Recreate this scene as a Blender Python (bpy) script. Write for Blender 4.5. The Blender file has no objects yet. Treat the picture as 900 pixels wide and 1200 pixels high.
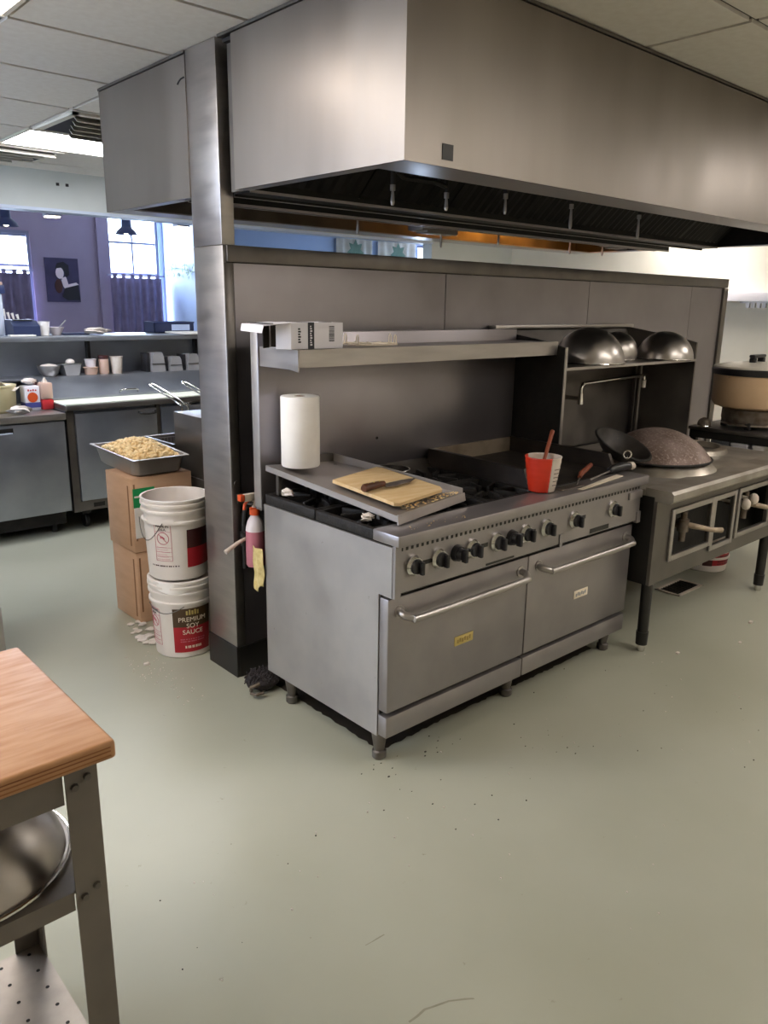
import bpy, bmesh, math, random
from mathutils import Vector, Matrix, Euler
random.seed(7)
PI = math.pi
S = bpy.context.scene
COL = S.collection

# ------------------------------------------------------------------ materials
def lin(h):
    h = h.lstrip('#'); o = []
    for i in (0, 2, 4):
        c = int(h[i:i+2], 16)/255
        o.append(c/12.92 if c <= .04045 else ((c+.055)/1.055)**2.4)
    return (*o, 1)

def mat(name, c1, c2=None, rough=.5, metal=0., scale=8., stretch=(1, 1, 1), rvar=0., bump=0., bscale=60., spec=.5,
        speck=None, speck_scale=40., speck_amt=.06, detail=6., lo=.35, hi=.65):
    m = bpy.data.materials.new(name); m.use_nodes = True
    nt = m.node_tree; N = nt.nodes; L = nt.links; b = N['Principled BSDF']
    b.inputs['Roughness'].default_value = rough; b.inputs['Metallic'].default_value = metal
    b.inputs['Specular IOR Level'].default_value = spec
    b.inputs['Base Color'].default_value = lin(c1)
    tc = N.new('ShaderNodeTexCoord'); mp = N.new('ShaderNodeMapping'); mp.inputs['Scale'].default_value = stretch
    L.new(tc.outputs['Object'], mp.inputs['Vector'])
    col = None
    if c2 or rvar:
        no = N.new('ShaderNodeTexNoise'); no.inputs['Scale'].default_value = scale; no.inputs['Detail'].default_value = detail
        L.new(mp.outputs['Vector'], no.inputs['Vector'])
        if c2:
            r = N.new('ShaderNodeValToRGB'); r.color_ramp.elements[0].position = lo; r.color_ramp.elements[1].position = hi
            r.color_ramp.elements[0].color = lin(c1); r.color_ramp.elements[1].color = lin(c2)
            L.new(no.outputs['Fac'], r.inputs['Fac']); col = r.outputs['Color']
        if rvar:
            mr = N.new('ShaderNodeMapRange'); mr.inputs['To Min'].default_value = max(0, rough-rvar); mr.inputs['To Max'].default_value = min(1, rough+rvar)
            mr.inputs['From Min'].default_value = .3; mr.inputs['From Max'].default_value = .7
            L.new(no.outputs['Fac'], mr.inputs['Value']); L.new(mr.outputs['Result'], b.inputs['Roughness'])
    if speck:
        n2 = N.new('ShaderNodeTexNoise'); n2.inputs['Scale'].default_value = speck_scale; n2.inputs['Detail'].default_value = 8; n2.inputs['Roughness'].default_value = .7
        L.new(tc.outputs['Object'], n2.inputs['Vector'])
        r2 = N.new('ShaderNodeValToRGB'); r2.color_ramp.elements[0].position = 1-.28-speck_amt; r2.color_ramp.elements[1].position = 1-.28
        r2.color_ramp.elements[0].color = (0, 0, 0, 1); r2.color_ramp.elements[1].color = (1, 1, 1, 1)
        L.new(n2.outputs['Fac'], r2.inputs['Fac'])
        mx = N.new('ShaderNodeMixRGB'); mx.inputs['Color2'].default_value = lin(speck)
        if col: L.new(col, mx.inputs['Color1'])
        else: mx.inputs['Color1'].default_value = lin(c1)
        L.new(r2.outputs['Color'], mx.inputs['Fac']); col = mx.outputs['Color']
    if col: L.new(col, b.inputs['Base Color'])
    if bump:
        n3 = N.new('ShaderNodeTexNoise'); n3.inputs['Scale'].default_value = bscale; n3.inputs['Detail'].default_value = 5
        L.new(mp.outputs['Vector'], n3.inputs['Vector'])
        bu = N.new('ShaderNodeBump'); bu.inputs['Strength'].default_value = bump; bu.inputs['Distance'].default_value = .01
        L.new(n3.outputs['Fac'], bu.inputs['Height']); L.new(bu.outputs['Normal'], b.inputs['Normal'])
    return m

def emit(name, col, st):
    m = bpy.data.materials.new(name); m.use_nodes = True
    b = m.node_tree.nodes['Principled BSDF']; b.inputs['Base Color'].default_value = lin(col)
    b.inputs['Emission Color'].default_value = lin(col); b.inputs['Emission Strength'].default_value = st
    return m

def clear(name, tint='#ffffff', gloss=.08, trans=1.):
    m = bpy.data.materials.new(name); m.use_nodes = True
    nt = m.node_tree; N = nt.nodes; L = nt.links; N.remove(N['Principled BSDF'])
    t = N.new('ShaderNodeBsdfTransparent'); t.inputs['Color'].default_value = lin(tint)
    g = N.new('ShaderNodeBsdfGlossy'); g.inputs['Roughness'].default_value = .05
    mx = N.new('ShaderNodeMixShader'); mx.inputs['Fac'].default_value = gloss
    L.new(t.outputs[0], mx.inputs[1]); L.new(g.outputs[0], mx.inputs[2]); L.new(mx.outputs[0], N['Material Output'].inputs['Surface'])
    return m

M = {}
M['steel'] = mat('brushed_steel', '#a9a3a0', '#b6b0ac', .36, .9, 5, (1, 1, 6), .07, .02, 30)
M['steel_wall'] = mat('wall_steel', '#8a8488', '#979194', .34, .85, 3, (1, 1, 1), .05, .012, 12)
M['steel_hood'] = mat('hood_steel', '#877f79', '#968e87', .40, .85, 3.0, (1, 1, .25), .08, 0, 4)
M['steel_front'] = mat('range_front_steel', '#969091', '#a09a99', .4, .8, 7, (1, 1, 1), .05, .01, 40)
M['steel_side'] = mat('range_side_steel', '#a7a2a0', '#b4afab', .48, .75, 6, (1, 1, 1), .06, .02, 20, speck='#8a8178', speck_scale=26, speck_amt=.05)
M['steel_dark'] = mat('dark_steel', '#6a6561', '#7d7772', .42, .85, 6, (1, 1, 1), .1, .02, 20)
M['steel_cool'] = mat('cool_steel', '#969aa2', '#a6a9b0', .4, .85, 4, (1, 1, 1), .06)
M['chrome'] = mat('chrome', '#d8d6d2', None, .12, 1.)
M['bowl'] = mat('bowl_steel', '#a9a39e', '#b8b2ad', .34, 1., 10, (1, 1, 1), .06)
M['black'] = mat('black_paint', '#151312', '#221f1d', .45, 0, 10)
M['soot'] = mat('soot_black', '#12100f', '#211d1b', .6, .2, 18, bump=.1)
M['filter'] = mat('greasy_filter', '#0d0c0b', '#191715', .5, .4, 12)
M['iron'] = mat('cast_iron', '#191716', '#2a2624', .62, .3, 25, bump=.3, bscale=90)
M['pan'] = mat('burnt_pan', '#1d1a18', '#39322c', .55, .5, 20)
M['grid_splash'] = mat('stained_splash', '#8f8170', '#5d4a38', .5, .5, 7, lo=.45, hi=.75)
M['splash_dark'] = mat('dark_splash', '#3a3431', '#4d4540', .45, .7, 7)
M['knob'] = mat('knob_black', '#1b1a1b', '#28262a', .4, 0, 10)
M['floor'] = mat('floor_epoxy', '#a2a18f', '#abaa99', .36, 0, 1.3, (1, 1, 1), .08, .02, 14, speck='#86826f', speck_scale=16, speck_amt=.06)
M['ceiling'] = mat('ceiling_tile', '#e2dbd2', '#e8e2da', .9, 0, 30)
M['grid'] = mat('ceiling_grid', '#3f3833', None, .6)
M['white_wall'] = mat('white_wall', '#dcd6c8', '#e3ddd0', .7, 0, 3)
M['grey_wall'] = mat('grey_wall', '#c6cac6', '#cdd0cc', .7, 0, 3)
M['purple'] = mat('purple_wall', '#8b7d90', '#918396', .8, 0, 3)
M['daylit_blue'] = mat('daylit_blue', '#b5c6e6', '#bfcdea', .7, 0, 3)  # pale wall; the daylight's blue is put into its colour
M['wood'] = mat('butcher_block', '#bd8d63', '#ad7a50', .5, 0, 5, (2, 14, 8), .1, .05, 40, speck='#8a5a34', speck_scale=30, speck_amt=.05)
M['wood_edge'] = mat('butcher_edge', '#a8703f', '#7d4a27', .5, 0, 6, (1, 6, 60), 0, .05, 30)
M['rack'] = mat('grey_rack', '#776f68', '#827a72', .5, .35, 8)
M['shelfsheet'] = mat('punched_sheet', '#a59d95', '#b8afa6', .4, .8, 12)
M['card'] = mat('cardboard', '#cba283', '#d4ac8d', .8, 0, 5, (1, 1, 4))
M['card_dark'] = mat('dark_cardboard', '#8a6244', None, .9)  # darker brown for box seams and the towel core
M['pail'] = mat('white_pail', '#ddd3cc', '#e4dbd4', .4, 0, 6, speck='#b9a99c', speck_scale=14, speck_amt=.05)
M['red'] = mat('label_red', '#b01f2b', '#a11a26', .45, 0, 8)
M['brown_lab'] = mat('label_brown', '#4a3520', '#55401f', .45, 0, 6)
M['maroon'] = mat('label_maroon', '#3c1514', None, .45)
M['cream'] = mat('cream_print', '#e8d9c4', None, .5)
M['gold'] = mat('gold_print', '#d3bd78', '#c4ac62', .4, .3, 30)
M['pink'] = mat('pink_print', '#c46a78', None, .5)
M['green'] = mat('green_label', '#1e9a58', None, .5)
M['paper'] = mat('white_paper', '#ece6e2', '#f3eeea', .85, 0, 12, bump=.06, bscale=50)
M['box_white'] = mat('box_white', '#ebe7ee', None, .55)
M['box_black'] = mat('box_band', '#25252f', None, .5)
M['boxin'] = mat('box_inside', '#3a3330', None, .8)
M['board'] = mat('board_wood', '#e3c598', '#d8b581', .6, 0, 4, (2, 12, 2), speck='#b58f5a', speck_scale=20, speck_amt=.04)
M['blade'] = mat('blade_steel', '#7d7169', '#a39890', .35, .9, 14)
M['handle_wood'] = mat('handle_wood', '#4f2d1d', '#6b3e27', .5, 0, 12, (1, 8, 1))
M['handle_red'] = mat('handle_redwood', '#8c452b', '#74371f', .55, 0, 12)
M['can_red'] = mat('can_red', '#d4391f', '#c22f1a', .4, 0, 10, speck='#e8d8cc', speck_scale=30, speck_amt=.03)
M['can_white'] = mat('can_white', '#d8ccc0', '#c9b9aa', .45, 0, 12)
M['wok'] = mat('rusty_wok', '#6d5a50', '#92807a', .6, .45, 7, speck='#b9a99f', speck_scale=85, speck_amt=.2, bump=.15, bscale=60)
M['wok_dark'] = mat('seasoned_wok', '#24201e', '#3d3733', .5, .5, 12, speck='#6f665f', speck_scale=40, speck_amt=.06)
M['wokring'] = mat('wok_ring', '#b5aea4', '#968d82', .35, .8, 9)
M['rice_body'] = mat('rice_cooker_tan', '#d9b690', '#e2c19c', .45, 0, 5, speck='#8a6a42', speck_scale=30, speck_amt=.04)
M['rice_lid'] = mat('rice_lid', '#dcd5c8', '#e6dfd4', .35, .1, 5)
M['lever'] = mat('worn_lever', '#b3a08a', '#8f7e6b', .55, .2, 20)
M['plate_ink'] = mat('plate_ink', '#9a8145', None, .5)
M['grime_shade'] = mat('grime_and_shade', '#2c2722', '#3a332c', .55, 0, 14)  # shared by the painted under-range shade and the real dirt specks
M['scuff'] = mat('floor_scuff', '#85826f', '#928f7d', .6, 0, 30)
M['deck'] = mat('worn_deck_steel', '#a19a90', '#857d73', .42, .5, 6, rvar=.08)
M['grime'] = mat('grimy_metal', '#7d7266', '#5a4c3e', .6, .4, 22)
M['orange'] = mat('spray_orange', '#e0592b', None, .4)
M['pinkliq'] = mat('pink_cleaner', '#b8707f', None, .2, spec=.6)
M['frost'] = mat('frosted_plastic', '#d9cfd2', None, .3)
M['cloth'] = mat('yellow_cloth', '#d8c58c', '#c7b277', .9, 0, 60, bump=.4, bscale=120)
M['rag'] = mat('white_rag', '#e8dfd8', '#d8ccc3', .9, 0, 20, bump=.3)
M['mop'] = mat('mop_dark', '#231f1f', '#3a3333', .95, 0, 40)
M['mopspeck'] = mat('mop_mix', '#4a4244', '#1d1a1b', .95, 0, 90)
M['fried'] = mat('fried_batter', '#fbe2b2', '#eec88c', .7, 0, 30, bump=.2)
M['cutboard'] = mat('poly_board', '#eef2e0', '#f3f6e8', .5, 0, 6)
M['curtain'] = mat('plum_curtain', '#6a6079', '#756a84', .9, 0, 10)
M['leafcloth'] = mat('curtain_print_ground', '#ded6c8', '#cfc4b2', .9, 0, 6)
M['leafprint'] = mat('leaf_print', '#6f8672', '#7c927d', .9, 0, 10)
M['white_frame'] = mat('white_frame', '#cdd6e6', None, .5)
M['grey_frame'] = mat('grey_frame', '#7d7f95', None, .5)
M['navy'] = mat('navy_plastic', '#27304f', '#2f3858', .4, 0, 6)
M['lampblue'] = mat('lamp_shade_blue', '#2f3a63', None, .4)
M['poster'] = mat('poster_ground', '#2f2846', '#3a3254', .5, 0, 6)
M['skin'] = mat('poster_pale', '#d9c6c8', None, .6)
M['hair'] = mat('poster_dark', '#0c0a12', None, .6)
M['steel_pan'] = mat('hotel_pan', '#a39c98', '#b0a9a5', .42, .7, 6, (1, 1, 1), .05)
M['disp'] = mat('dispenser_metal', '#b3b1b2', '#bfbdbd', .35, .45, 6)
M['tub'] = mat('yellow_tub', '#dcd2ac', '#d2c597', .4, 0, 5)
M['redliq'] = mat('red_sauce', '#c8343a', None, .35)
M['peach'] = mat('peach_plastic', '#cfae9c', None, .4)
M['can_blue'] = mat('can_blue', '#4a4c8f', None, .4)
M['foliage'] = mat('leaf_green', '#4f6a55', '#6d8671', .7, 0, 20)
M['lens'] = emit('panel_diffuser', '#fff8f0', 9.5)
M['lens_cool'] = emit('panel_diffuser_cool', '#f6f8ff', 14.)
M['bulb'] = emit('bulb_glow', '#fff0d0', 6.)
M['hoodlamp'] = emit('hood_lamp_glow', '#ffa53c', 80.)
M['glass'] = clear('window_glass')
M['glass_amber'] = clear('jar_glass', '#f0e6d0', .12)

# ------------------------------------------------------------------ mesh builder
class MB:
    def __init__(self):
        self.bm = bmesh.new(); self.mi = 0
    def _tag(self, faces):
        for f in faces: f.material_index = self.mi
    def box(self, x0, x1, y0, y1, z0, z1, bev=0, seg=2, mtx=None):
        before = set(self.bm.faces)
        r = bmesh.ops.create_cube(self.bm, size=1)
        vs = r['verts']
        c = Vector(((x0+x1)/2, (y0+y1)/2, (z0+z1)/2)); s = (abs(x1-x0), abs(y1-y0), abs(z1-z0))
        for v in vs:
            v.co = Vector((v.co.x*s[0], v.co.y*s[1], v.co.z*s[2])) + c
        if bev:
            es = list({e for v in vs for e in v.link_edges})
            bmesh.ops.bevel(self.bm, geom=es, offset=min(bev, min(s)*.45), segments=seg, affect='EDGES', profile=.5)
        nf = [f for f in self.bm.faces if f not in before]
        if mtx is not None:
            for v in {v for f in nf for v in f.verts}: v.co = mtx @ v.co
        self._tag(nf); return self
    def poly(self, pts):
        vs = [self.bm.verts.new(p) for p in pts]
        f = self.bm.faces.new(vs); f.material_index = self.mi; return f
    def prism(self, pts, plane, a, b):
        def P(u, v, w):
            return {'xy': (u, v, w), 'xz': (u, w, v), 'yz': (w, u, v)}[plane]
        A = [self.bm.verts.new(P(u, v, a)) for u, v in pts]; B = [self.bm.verts.new(P(u, v, b)) for u, v in pts]
        fs = [self.bm.faces.new(A), self.bm.faces.new(B[::-1])]
        n = len(pts)
        for i in range(n):
            fs.append(self.bm.faces.new((A[i], A[(i+1) % n], B[(i+1) % n], B[i])))
        bmesh.ops.recalc_face_normals(self.bm, faces=fs); self._tag(fs); return self
    def ring(self, c, u, v, r, n):
        return [self.bm.verts.new(Vector(c)+u*(r*math.cos(2*PI*i/n))+v*(r*math.sin(2*PI*i/n))) for i in range(n)]
    def cyl(self, p0, p1, r0, r1=None, n=20, cap=True):
        p0 = Vector(p0); p1 = Vector(p1); r1 = r0 if r1 is None else r1
        d = (p1-p0).normalized(); u = d.orthogonal().normalized(); v = d.cross(u)
        A = self.ring(p0, u, v, r0, n); B = self.ring(p1, u, v, r1, n); fs = []
        for i in range(n): fs.append(self.bm.faces.new((A[i], A[(i+1) % n], B[(i+1) % n], B[i])))
        if cap: fs += [self.bm.faces.new(A[::-1]), self.bm.faces.new(B)]
        self._tag(fs); return self
    def tube(self, pts, r, n=10, closed=False, smooth=0):
        pts = [Vector(p) for p in pts]
        if smooth:
            out = []
            m = len(pts)
            for i in range(m if closed else m-1):
                p0 = pts[(i-1) % m] if closed or i > 0 else pts[0]; p1 = pts[i]; p2 = pts[(i+1) % m]
                p3 = pts[(i+2) % m] if closed or i+2 < m else pts[-1]
                for k in range(smooth):
                    t = k/smooth
                    out.append(.5*((2*p1)+(p2-p0)*t+(2*p0-5*p1+4*p2-p3)*t*t+(3*p1-p0-3*p2+p3)*t**3))
            if not closed: out.append(pts[-1])
            pts = out
        m = len(pts); rings = []; u = None
        for i, p in enumerate(pts):
            a = pts[i-1] if (closed or i > 0) else p; b = pts[(i+1) % m] if (closed or i < m-1) else p
            d = (b-a).normalized()
            u = d.orthogonal().normalized() if u is None else (u-d*u.dot(d)).normalized()
            rr = r[i] if isinstance(r, (list, tuple)) else r
            rings.append(self.ring(p, u, d.cross(u), rr, n))
        fs = []
        for i in range(m if closed else m-1):
            A = rings[i]; B = rings[(i+1) % m]
            for k in range(n): fs.append(self.bm.faces.new((A[k], A[(k+1) % n], B[(k+1) % n], B[k])))
        if not closed: fs += [self.bm.faces.new(rings[0][::-1]), self.bm.faces.new(rings[-1])]
        self._tag(fs); return self
    def lathe(self, prof, c=(0, 0, 0), n=36, mtx=None, a0=0, a1=2*PI):
        full = abs(a1-a0-2*PI) < 1e-6; c = Vector(c); rows = []
        m = n if full else n+1
        for r, z in prof:
            row = []
            for i in range(m):
                a = a0+(a1-a0)*i/n
                p = Vector((r*math.cos(a), r*math.sin(a), z))
                if r < 1e-6 and row: row.append(row[0]); continue
                p = (mtx @ p if mtx is not None else p)+c
                row.append(self.bm.verts.new(p))
            rows.append(row)
        fs = []
        for A, B in zip(rows, rows[1:]):
            for i in range(n):
                j = (i+1) % m
                q = []
                for v in (A[i], A[j], B[j], B[i]):
                    if v not in q: q.append(v)
                if len(q) >= 3: fs.append(self.bm.faces.new(q))
        self._tag(fs); return self
    def ico(self, c, r, sub=1, sc=(1, 1, 1)):
        before = set(self.bm.faces)
        vs = bmesh.ops.create_icosphere(self.bm, subdivisions=sub, radius=r)['verts']
        for v in vs: v.co = Vector((v.co.x*sc[0], v.co.y*sc[1], v.co.z*sc[2]))+Vector(c)
        self._tag([f for f in self.bm.faces if f not in before]); return self
    def grid(self, fn, nu, nv):
        V = [[self.bm.verts.new(fn(i/nu, j/nv)) for j in range(nv+1)] for i in range(nu+1)]
        fs = [self.bm.faces.new((V[i][j], V[i+1][j], V[i+1][j+1], V[i][j+1])) for i in range(nu) for j in range(nv)]
        self._tag(fs); return self
    def xform(self, mtx):
        for v in self.bm.verts: v.co = mtx @ v.co
        return self
    def build(self, name, m, parent=None, loc=None, ang=35, recalc=True, label=None):
        if recalc: bmesh.ops.recalc_face_normals(self.bm, faces=self.bm.faces[:])
        base = Vector((0, 0, 0))
        if parent is not None: base = Vector(parent.get('_b', (0, 0, 0)))
        elif loc is not None: base = Vector(loc)
        for v in self.bm.verts: v.co -= base
        me = bpy.data.meshes.new(name); self.bm.to_mesh(me); self.bm.free()
        for x in (m if isinstance(m, list) else [m]): me.materials.append(x)
        for p in me.polygons: p.use_smooth = True
        me.set_sharp_from_angle(angle=math.radians(ang))
        o = bpy.data.objects.new(name, me); COL.objects.link(o)
        if parent is not None:
            o.parent = parent; o['_b'] = tuple(base)
        elif loc is not None:
            o.location = base; o['_b'] = tuple(base)
        if label: o['label'] = label
        return o

def shell(bm_obj, t, off=1, flat=False):
    if flat:
        for p in bm_obj.data.polygons: p.use_smooth = False
    md = bm_obj.modifiers.new('thick', 'SOLIDIFY'); md.thickness = t; md.offset = off
    return bm_obj

def thing(name, label, cat, loc=(0, 0, 0), group=None, kind=None):
    o = bpy.data.objects.new(name, None); COL.objects.link(o); o.location = loc; o['_b'] = tuple(loc)
    o.empty_display_size = .05
    o['label'] = label; o['category'] = cat
    if group: o['group'] = group
    if kind: o['kind'] = kind
    return o
def tag(o, label, cat, group=None, kind=None):
    o['label'] = label; o['category'] = cat
    if group: o['group'] = group
    if kind: o['kind'] = kind
    return o
def struct(o, label=None, cat=None):
    o['kind'] = 'structure'
    if label: o['label'] = label
    if cat: o['category'] = cat
    return o

def text(name, s, size, m, parent, place, align='CENTER', ext=.0006, scale_x=1.):
    """place(u, v, w) -> world point for text coordinates (u right, v up, w out of the surface)"""
    cu = bpy.data.curves.new(name, 'FONT'); cu.body = s; cu.size = size; cu.align_x = align; cu.align_y = 'CENTER'; cu.extrude = ext
    t = bpy.data.objects.new(name, cu); COL.objects.link(t)
    bpy.context.view_layer.update()
    me = bpy.data.meshes.new_from_object(t.evaluated_get(bpy.context.evaluated_depsgraph_get()))
    bpy.data.objects.remove(t); bpy.data.curves.remove(cu)
    base = Vector(parent.get('_b', (0, 0, 0)))
    for v in me.vertices: v.co = Vector(place(v.co.x*scale_x, v.co.y, v.co.z+ext))-base
    me.materials.clear(); me.materials.append(m)
    o = bpy.data.objects.new(name, me); COL.objects.link(o); o.parent = parent; o['_b'] = tuple(base)
    return o

# ================================================================== ROOM
CEIL = 2.5
fl_ = struct(MB().box(-3.6, 8.6, -4.1, 8.2, -.1, 0).build('floor', M['floor']))
rr = random.Random(31)
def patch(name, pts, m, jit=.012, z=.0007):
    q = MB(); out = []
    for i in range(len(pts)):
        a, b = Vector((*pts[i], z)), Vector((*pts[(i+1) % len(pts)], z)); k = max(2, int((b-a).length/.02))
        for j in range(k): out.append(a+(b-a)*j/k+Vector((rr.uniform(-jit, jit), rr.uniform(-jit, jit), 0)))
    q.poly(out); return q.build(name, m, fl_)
patch('grime_and_shade', [(.07, .15), (.5, .16), (1.0, .155), (1.44, .16), (1.46, .9), (.075, .9)], M['grime_shade'], .005)  # shade under the range painted on the floor, with its grime fringe
for pts, w_ in (([(-.63, -.735), (-.58, -.735), (-.52, -.755), (-.47, -.79)], .0028), ([(-.56, -.50), (-.50, -.505)], .0015)):
    patch('floor_scuff', [(x, y+w_) for x, y in pts]+[(x, y-w_) for x, y in pts[::-1]], M['scuff'], .0012, .0006)

# ceiling: backing slab plus tiles between dark T-bars
t = MB(); t.box(-3.6, 6.15, -4.1, 4.6, CEIL+.012, CEIL+.08)
ceil = struct(t.build('ceiling', M['grid']))
YS = [-4.0, -3.32, -2.73, -2.145, -1.56, -.975, -.39, .195, .783, 1.33, 1.908, 2.5, 3.125, 3.68, 4.25, 4.58]
XS = [-3.55, -3.02, -1.81, -.615, .054, 1.185, 2.37, 3.56, 4.74, 6.1]
PANELS = [(.054, 1.185, 3.125, 3.68), (-1.81, -.615, .783, 1.33)]
UNSEEN_LAMPS = [(1.185, 2.37, -2.145, -1.56), (-3.02, -1.81, -.39, .195), (3.56, 4.74, -1.56, -.975), (4.74, 6.1, 1.908, 2.5), (-3.02, -1.81, 1.908, 2.5), (2.37, 3.56, -3.32, -2.73)]  # unseen panels added for light; the wok range one follows the hood's highlight
tl = MB()
for i in range(len(XS)-1):
    for j in range(len(YS)-1):
        x0, x1, y0, y1 = XS[i], XS[i+1], YS[j], YS[j+1]
        if any(abs(x0-a) < .01 and abs(y0-c) < .01 for a, b, c, d in PANELS+UNSEEN_LAMPS): continue
        tl.box(x0+.011, x1-.011, y0+.011, y1-.011, CEIL, CEIL+.02)
tl.build('ceiling_tile_field', M['ceiling'], ceil)

def light_panel(x0, x1, y0, y1, lab, lens, grp=None):
    T = thing('ceiling_light', lab, 'ceiling light', ((x0+x1)/2, (y0+y1)/2, CEIL), grp)
    f = MB(); w = .025
    for b in ((x0, x1, y0, y0+w), (x0, x1, y1-w, y1), (x0, x0+w, y0+w, y1-w), (x1-w, x1, y0+w, y1-w)):
        f.box(b[0]+.004, b[1]-.004, b[2]+.004, b[3]-.004, CEIL-.006, CEIL+.011)
    f.build('light_frame', M['white_wall'], T)
    MB().box(x0+w, x1-w, y0+w, y1-w, CEIL, CEIL+.01).build('diffuser', lens, T)
light_panel(*PANELS[0], 'bright white rectangular ceiling light panel above the back counter line', M['lens_cool'])
light_panel(*PANELS[1], 'warm ceiling light panel at the upper left corner of the photo', M['lens'])
for k, p in enumerate(UNSEEN_LAMPS):
    light_panel(*p, ['added unseen ceiling light panel in front of the range', 'added unseen ceiling light panel over the wooden table',
                     'unseen rectangular ceiling light panel in front of the wok range', 'added unseen ceiling light panel by the white side wall',
                     'added unseen ceiling light panel over the left aisle', 'added unseen ceiling light panel at the rear of the kitchen'][k], M['lens'])

def vent(x0, x1, y0, y1, lab):
    T = thing('ceiling_vent', lab, 'air vent', ((x0+x1)/2, (y0+y1)/2, CEIL))
    MB().box(x0+.03, x1-.03, y0+.03, y1-.03, CEIL-.008, CEIL-.002).build('dark_opening', M['soot'], T)
    f = MB()
    for b in ((x0, x1, y0, y0+.035), (x0, x1, y1-.035, y1), (x0, x0+.035, y0, y1), (x1-.035, x1, y0, y1)): f.box(*b, CEIL-.014, CEIL-.001)
    f.build('vent_frame', M['white_wall'], T)
    n = 5
    for i in range(n):
        y = y0+.07+(y1-y0-.12)*i/(n-1)
        m = Matrix.Translation((0, y, CEIL-.02)) @ Matrix.Rotation(math.radians(38), 4, 'X')
        MB().box(x0+.04+.07*i*.5, x1-.04-.07*i*.5, -.028, .028, -.002, .002, mtx=m).build('louver', M['white_wall'], T)
vent(.07, .66, 2.53, 3.10, 'square louvred ceiling vent on the near side of the bright light panel')
vent(-.12, .47, 3.70, 4.23, 'square louvred ceiling vent beyond the bright light panel')

# outer walls of the kitchen
struct(MB().box(6.05, 6.15, -4.1, 4.6, 0, CEIL).build('wall_right', M['white_wall']))
wl_ = MB(); wl_.box(-3.6, -3.5, -4.1, 1.4, 0, 2.9); wl_.box(-3.6, -3.5, 3.8, 8.1, 0, 2.9); wl_.box(-3.6, -3.5, 1.4, 3.8, 0, .85); wl_.box(-3.6, -3.5, 1.4, 3.8, 2.35, 2.9)  # opening left for the added window
struct(wl_.build('wall_left', M['white_wall']))
wf = MB()
for yy in (1.42, 2.6, 3.78): wf.box(-3.58, -3.52, yy-.025, yy+.025, .85, 2.35)
wf.box(-3.58, -3.52, 1.445, 3.755, .85, .90); wf.box(-3.58, -3.52, 1.445, 3.755, 2.30, 2.35)
wf_ = struct(wf.build('window_4', M['grey_frame'], loc=(-3.55, 2.6, .85))); MB().box(-3.552, -3.548, 1.445, 3.755, .90, 2.30).build('pane', M['glass'], wf_)  # unseen window, added so daylight brightens the left floor and ceiling
struct(MB().box(-3.5, 6.05, -4.1, -4.0, 0, CEIL).build('wall_front', M['white_wall']))
# wall with the serving opening: low part, header, right part
bk = struct(MB().box(-3.5, 4.7, 4.56, 4.68, 0, 1.27).build('wall_back', M['steel_cool']))
MB().box(-3.5, 4.7, 4.56, 4.70, 2.235, 2.9).build('header', M['grey_wall'], bk)
MB().box(-3.5, 4.7, 4.545, 4.715, 2.215, 2.236).build('header_trim', M['white_frame'], bk)
MB().box(4.7, 6.05, 4.56, 4.70, 0, 2.9).build('pier', M['grey_wall'], bk)
o = MB()
for dx in (-.02, .05): o.box(.74+dx, .76+dx, 4.548, 4.562, 2.40, 2.42)
o.build('wall_plug', M['soot'], bk)

# dining room shell beyond the opening
dn = MB()
W1 = (.72, 1.66, .95, 2.33); W2 = (2.57, 3.24, .95, 2.62); W3 = (7.82, 8.22, .95, 2.52)
xs = [-3.5, W1[0], W1[1], W2[0], W2[1]]
dn.mi = 0
dn.box(-3.5, W1[0], 8.0, 8.12, 0, 2.9); dn.box(W1[1], W2[0]-.14, 8.0, 8.12, 0, 2.9)
for w in (W1, W2):
    dn.box(w[0], w[1], 8.0, 8.12, 0, w[2]); dn.box(w[0], w[1], 8.0, 8.12, w[3], 2.9)
dn.box(W2[0]-.14, W2[0], 7.96, 8.12, 0, 2.9)
dn.mi = 1
dn.box(W2[1], W3[0], 8.0, 8.12, 0, 2.9); dn.box(W3[1], 8.6, 8.0, 8.12, 0, 2.9)
dn.box(W3[0], W3[1], 8.0, 8.12, 0, W3[2]); dn.box(W3[0], W3[1], 8.0, 8.12, W3[3], 2.9)
struct(dn.build('wall_dining', [M['purple'], M['daylit_blue']]))
struct(MB().box(3.3, 3.42, 6.95, 7.99, 0, 2.88).build('wall_niche', M['daylit_blue']))
struct(MB().box(3.27, 3.45, 6.85, 6.95, 0, 2.88).build('trim_1', M['white_frame']))
struct(MB().box(8.5, 8.6, 4.7, 8.0, 0, 2.9).build('wall_end', M['daylit_blue']))
struct(MB().box(6.15, 8.6, 4.56, 4.70, 0, 2.9).build('wall_return', M['grey_wall']))
struct(MB().box(-3.6, 8.6, 4.68, 8.12, 2.9, 3.0).build('ceiling_dining', M['ceiling']))

def window(n, w, vx, hz):
    x0, x1, z0, z1 = w
    f = MB(); t = .035
    f.box(x0, x0+t, 8.02, 8.08, z0, z1); f.box(x1-t, x1, 8.02, 8.08, z0, z1); f.box(x0+t, x1-t, 8.02, 8.08, z0, z0+t); f.box(x0+t, x1-t, 8.02, 8.08, z1-t, z1)
    for v in vx: f.box(v-.012, v+.012, 8.03, 8.07, z0+t, z1-t)
    for h in hz: f.box(x0+t, x1-t, 8.035, 8.065, h-.014, h+.014)
    fr = struct(f.build('window_%d' % n, M['grey_frame'], loc=(x0, 8.05, z0)))
    MB().box(x0+t, x1-t, 8.048, 8.052, z0+t, z1-t).build('pane', M['glass'], fr)
window(1, W1, [1.21], [1.95, 2.28]); window(2, W2, [2.90], [2.27, 1.90]); window(3, W3, [], [])

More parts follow.
